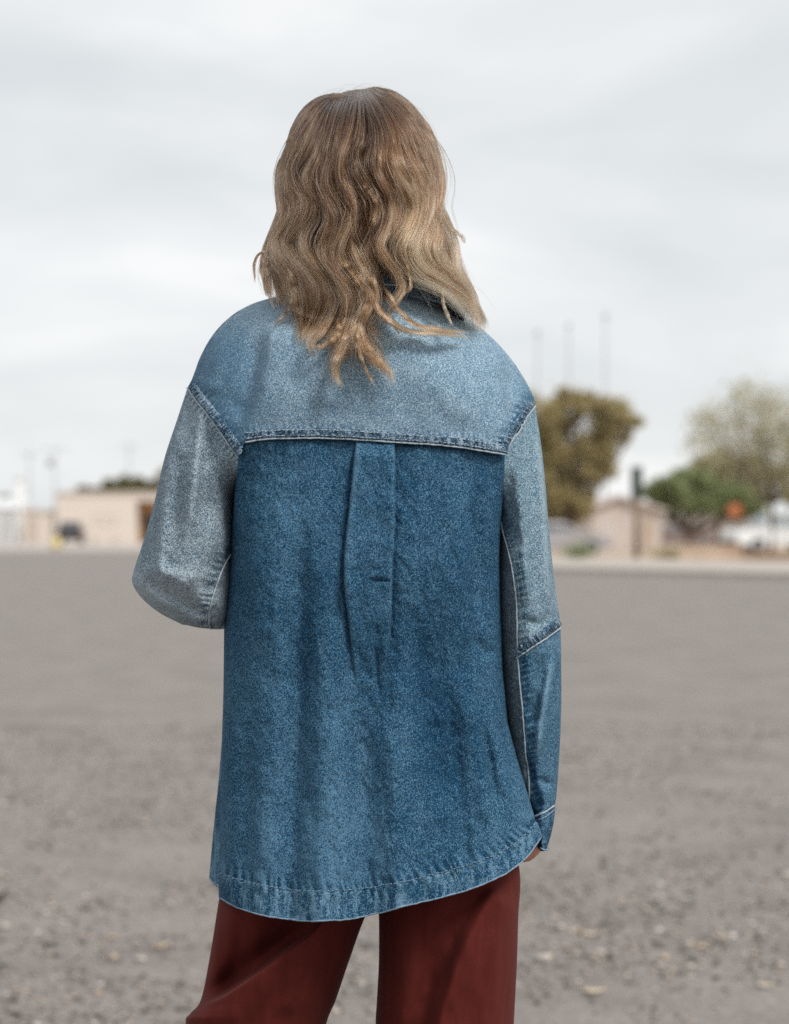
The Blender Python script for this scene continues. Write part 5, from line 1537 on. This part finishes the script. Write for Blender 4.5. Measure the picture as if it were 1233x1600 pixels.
# stray hairs
for k in range(150):
    s = lrng.uniform(0, NG - 1)
    g = mix_guide(s).copy(); t = np.linspace(0, 1, NP)
    g[:, 0] += lrng.gauss(0, 10) * sstep(.05, .5, t) + lrng.gauss(0, 9) * np.sin(lrng.uniform(3, 9) * t + lrng.uniform(0, 6)) * t
    add_lock(g, 3.0, .004, .1 + lrng.gauss(0, .15), 3, -.016, lrng.uniform(.5, 1.0), .9, .008)

POS, RAD, TON = [], [], []
for L in LOCKS:
    n = L['n']; e_ = L['end']
    tq = np.linspace(0, e_, NP); t0 = np.linspace(0, 1, NP)
    path = np.stack([np.interp(tq, t0, L['p'][:, k]) for k in (0, 1)], -1)
    T = np.gradient(path, axis=0); T /= np.linalg.norm(T, axis=1)[:, None] + 1e-9
    Nn = np.stack([-T[:, 1], T[:, 0]], -1)
    t = t0
    prof_w = interp([(0, L['root'] * .30), (.05, L['root'] * .42), (.17, 1.0), (.55, .95), (.8, .75), (1, L['clump'])], t)
    # strands gather in small wisps, each with its own tone, length and drift
    mc = max(1, min(n // 14, 16)) if n > 10 else n
    wis = rng.integers(0, mc, n)
    r0 = np.sqrt(rng.random(mc)); a0 = rng.random(mc) * 6.283
    jit = .26 if n > 10 else 0
    ca = (r0 * np.cos(a0))[wis] + rng.normal(0, jit, n); cb = (r0 * np.sin(a0))[wis] + rng.normal(0, jit, n)
    wtone = rng.normal(0, .19, mc)[wis][:, None]
    wdrift = (rng.normal(0, .45, mc) * L['w'])[wis][:, None]
    wcut = np.abs(rng.normal(0, .085, mc))[wis][:, None]
    wph = (rng.random(mc) * 6.28)[wis][:, None]
    rot = rng.normal(0, .15, n)[:, None] + rng.uniform(-1.6, 1.6) * t[None, :]      # strands wind slowly round the lock
    A = ca[:, None] * np.cos(rot) - cb[:, None] * np.sin(rot)
    B = ca[:, None] * np.sin(rot) + cb[:, None] * np.cos(rot)
    loose = np.exp(rng.normal(0, .45, (n, 1)) * sstep(.1, .7, t)[None])
    off = A * prof_w * loose * L['w'] + rng.normal(0, .7, (n, 1)) * t
    fz = rng.normal(0, 1.0, (n, 1)) * np.sin(t[None] * rng.uniform(10, 26, (n, 1)) + rng.uniform(0, 6, (n, 1))) * (.35 + .9 * t[None])
    off = off + fz + wdrift * sstep(.35, 1, t)[None] + 1.6 * np.sin(t[None] * 9 + wph) * sstep(.2, .6, t)[None] * min(1, L['w'] / 5)
    px_ = path[None, :, 0] + Nn[None, :, 0] * off
    py_ = path[None, :, 1] + Nn[None, :, 1] * off
    # keep the outline of the head: pull in what would stand out at the sides and on top
    hl, hr = interp(HL, py_) - 2, interp(HR, py_) + 2; hc_, hw2 = (hl + hr) / 2, (hr - hl) / 2
    e2 = (px_ - hc_) / hw2; ae = np.abs(e2)
    e3 = np.where(ae > .82, np.sign(e2) * (.82 + .20 * np.tanh((ae - .82) / .20)), e2)
    kk_ = (1 - sstep(480, 515, py_)) * (0 if n <= 3 or L['root'] < .5 else 1)
    px_ = hc_ + hw2 * (e2 * (1 - kk_) + e3 * kk_)
    py_ = np.maximum(py_, np.where(py_ < 275, TOPH(px_) + rng.normal(0, 1.2, (n, 1)), 0)) if n > 3 else py_
    dyv = L['dy'] * sstep(0, .15, t) if L['root'] > .5 else .03 + (L['dy'] - .03) * sstep(0, .3, t) + .010 * sstep(.78, 1, t) * L.get('sink', 0)
        # each strand stops at its own length
    st_ = np.abs(rng.normal(0, .022, (n, 1))) * (L['root'] > .5)
    cut = np.clip(1 - wcut - np.abs(rng.normal(0, .05, (n, 1))), .55, 1)
    tc_ = st_ + t[None] * (cut - st_)
    idx = tc_ * (NP - 1); i0 = np.clip(np.floor(idx).astype(int), 0, NP - 2); ff = idx - i0
    row = np.arange(n)[:, None]
    tk = lambda M: M[row, i0] * (1 - ff) + M[row, i0 + 1] * ff
    Bd = np.broadcast_to(B * prof_w * L['th'], px_.shape)
    px_, py_, Bd = tk(px_), tk(py_), tk(Bd)
    ph = rng.random() * 6.28
    wv = L['wave'] * np.sin(t * e_ * 6.283 * 3.1 + ph) * sstep(.12, .35, t)
    Yh = Hd(px_, py_) + dyv[None] + .028 * (1 - sstep(0, .10, t))[None] * (L['root'] > .5) + np.minimum(wv, L['wave'] * .6)[None] + Bd + rng.normal(0, .0012, (n, 1)) * t
    # never sink into the cloth
    tp = TOP(np.clip(px_, 294, 835))
    on = py_ > tp + 6
    lim = Yyoke(px_, np.maximum(py_, tp + 1)) - yoke_folds(px_, py_) - .0035
    Yh = np.where(on, np.minimum(Yh, lim - .003 * (B * .5 + .5)), Yh)
    POS.append(W(px_, py_, Yh))
    RAD.append(np.broadcast_to(interp([(0, .00015), (.6, .00014), (1, .00005)], t), (n, NP)))
    ymean = sstep(150, 420, py_)
    TON.append(np.clip(-.01 + .53 * ymean + L['tone'] + .16 * sstep(500, 680, px_) + wtone * (.35 + .65 * ymean) + .04 * np.sin(7 * t + ph)[None] + rng.normal(0, .06, (n, 1)), 0, 1))  # light on the right side of the head painted into the tone
# hair of the front half: parted on top, over the temples and down past the face
SK = HC
for k in range(150):
    sd_ = -1 if k % 2 else 1
    y0 = lrng.uniform(-.02, .070); n = 60
    t = np.linspace(0, 1, NP)
    yy0 = y0 / .10
    ry = math.sqrt(max(.05, 1 - yy0 ** 2))
    a_ = t / .45 * 1.70 - .20 + lrng.uniform(-.06, .06)
    ang_ = np.minimum(a_, 1.50)
    x = -.012 + sd_ * (.079 * ry) * np.sin(ang_) + .012 * sstep(0, .4, t)
    z = .0885 * ry * np.cos(ang_) - .010 * (1 - sstep(0, .14, t)) - np.clip(t - .45, 0, 1) * lrng.uniform(.27, .33)
    dn = np.clip(t - .45, 0, 1)
    x = x + sd_ * (.012 * np.sin(dn * 22 + lrng.uniform(0, 6)) * sstep(0, .2, dn) + .012 * dn)
    y = y0 + .010 * np.cos(dn * 20 + lrng.uniform(0, 6)) * sstep(0, .2, dn) - .02 * dn
    c0 = np.stack([x, y, z], -1) + np.array(SK[:])[None]
    kx = S * (c0[:, 1] + D) / D                      # keep inside the outline the long hair makes
    pxx = CX + c0[:, 0] / kx; pyy = HZ - (c0[:, 2] - ZC) / kx
    hl, hr = interp(HL, pyy), interp(HR, pyy); hc_, hw2 = (hl + hr) / 2, (hr - hl) / 2
    e2 = (pxx - hc_) / hw2
    e2 = np.where(np.abs(e2) > .7, np.sign(e2) * (.7 + .26 * np.tanh((np.abs(e2) - .7) / .26)), e2)
    c0[:, 0] = (hc_ + e2 * hw2 - CX) * kx
    of = rng.normal(0, .003, (n, 1, 3)) * interp([(0, 1), (.7, 1), (1, .4)], t)[None, :, None]
    POS.append(c0[None] + of)
    RAD.append(np.broadcast_to(interp([(0, .00015), (.6, .00014), (1, .00005)], t), (n, NP)))
    TON.append(np.clip(.22 + .4 * t[None] + rng.normal(0, .08, (n, 1)) + lrng.gauss(0, .1), 0, 1))
# fine halo of flyaways round the outline
nf = 95
for k in range(nf):
    side = rng.random()
    th0 = rng.uniform(.05, .95) * math.pi
    c0 = np.array([566 + 118 * math.cos(th0) * -1, 262 - 122 * math.sin(th0)])
    dirn = np.array([-math.cos(th0), -math.sin(th0)])
    tang = np.array([dirn[1], -dirn[0]]) * (1 if rng.random() < .5 else -1)
    ln = rng.uniform(20, 75); lift = rng.uniform(2, 14); t = np.linspace(0, 1, NP)
    p = c0[None] + tang[None] * (ln * t)[:, None] + dirn[None] * (lift * np.sin(t * 3.0) - 6 * (1 - t) - ln * ln / 260.0 * t ** 2)[:, None]
    POS.append(W(p[:, 0], p[:, 1], np.full(NP, rng.uniform(-.03, .03)))[None])
    RAD.append(np.full((1, NP), .00005)); TON.append(np.full((1, NP), rng.uniform(.35, .7)))
POS = np.concatenate(POS); RAD = np.concatenate(RAD); TON = np.concatenate(TON)
hc = bpy.data.hair_curves.new('hair_strand')
hc.add_curves([NP] * len(POS))
hc.position_data.foreach_set('vector', POS.astype(np.float32).ravel())
at = hc.attributes.get('radius') or hc.attributes.new('radius', 'FLOAT', 'POINT')
at.data.foreach_set('value', RAD.astype(np.float32).ravel())
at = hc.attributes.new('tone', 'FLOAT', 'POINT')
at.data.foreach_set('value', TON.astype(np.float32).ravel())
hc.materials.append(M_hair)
hs = bpy.data.objects.new('hair_strand', hc)
col.objects.link(hs); hs.parent = hair
print('strands', len(POS))
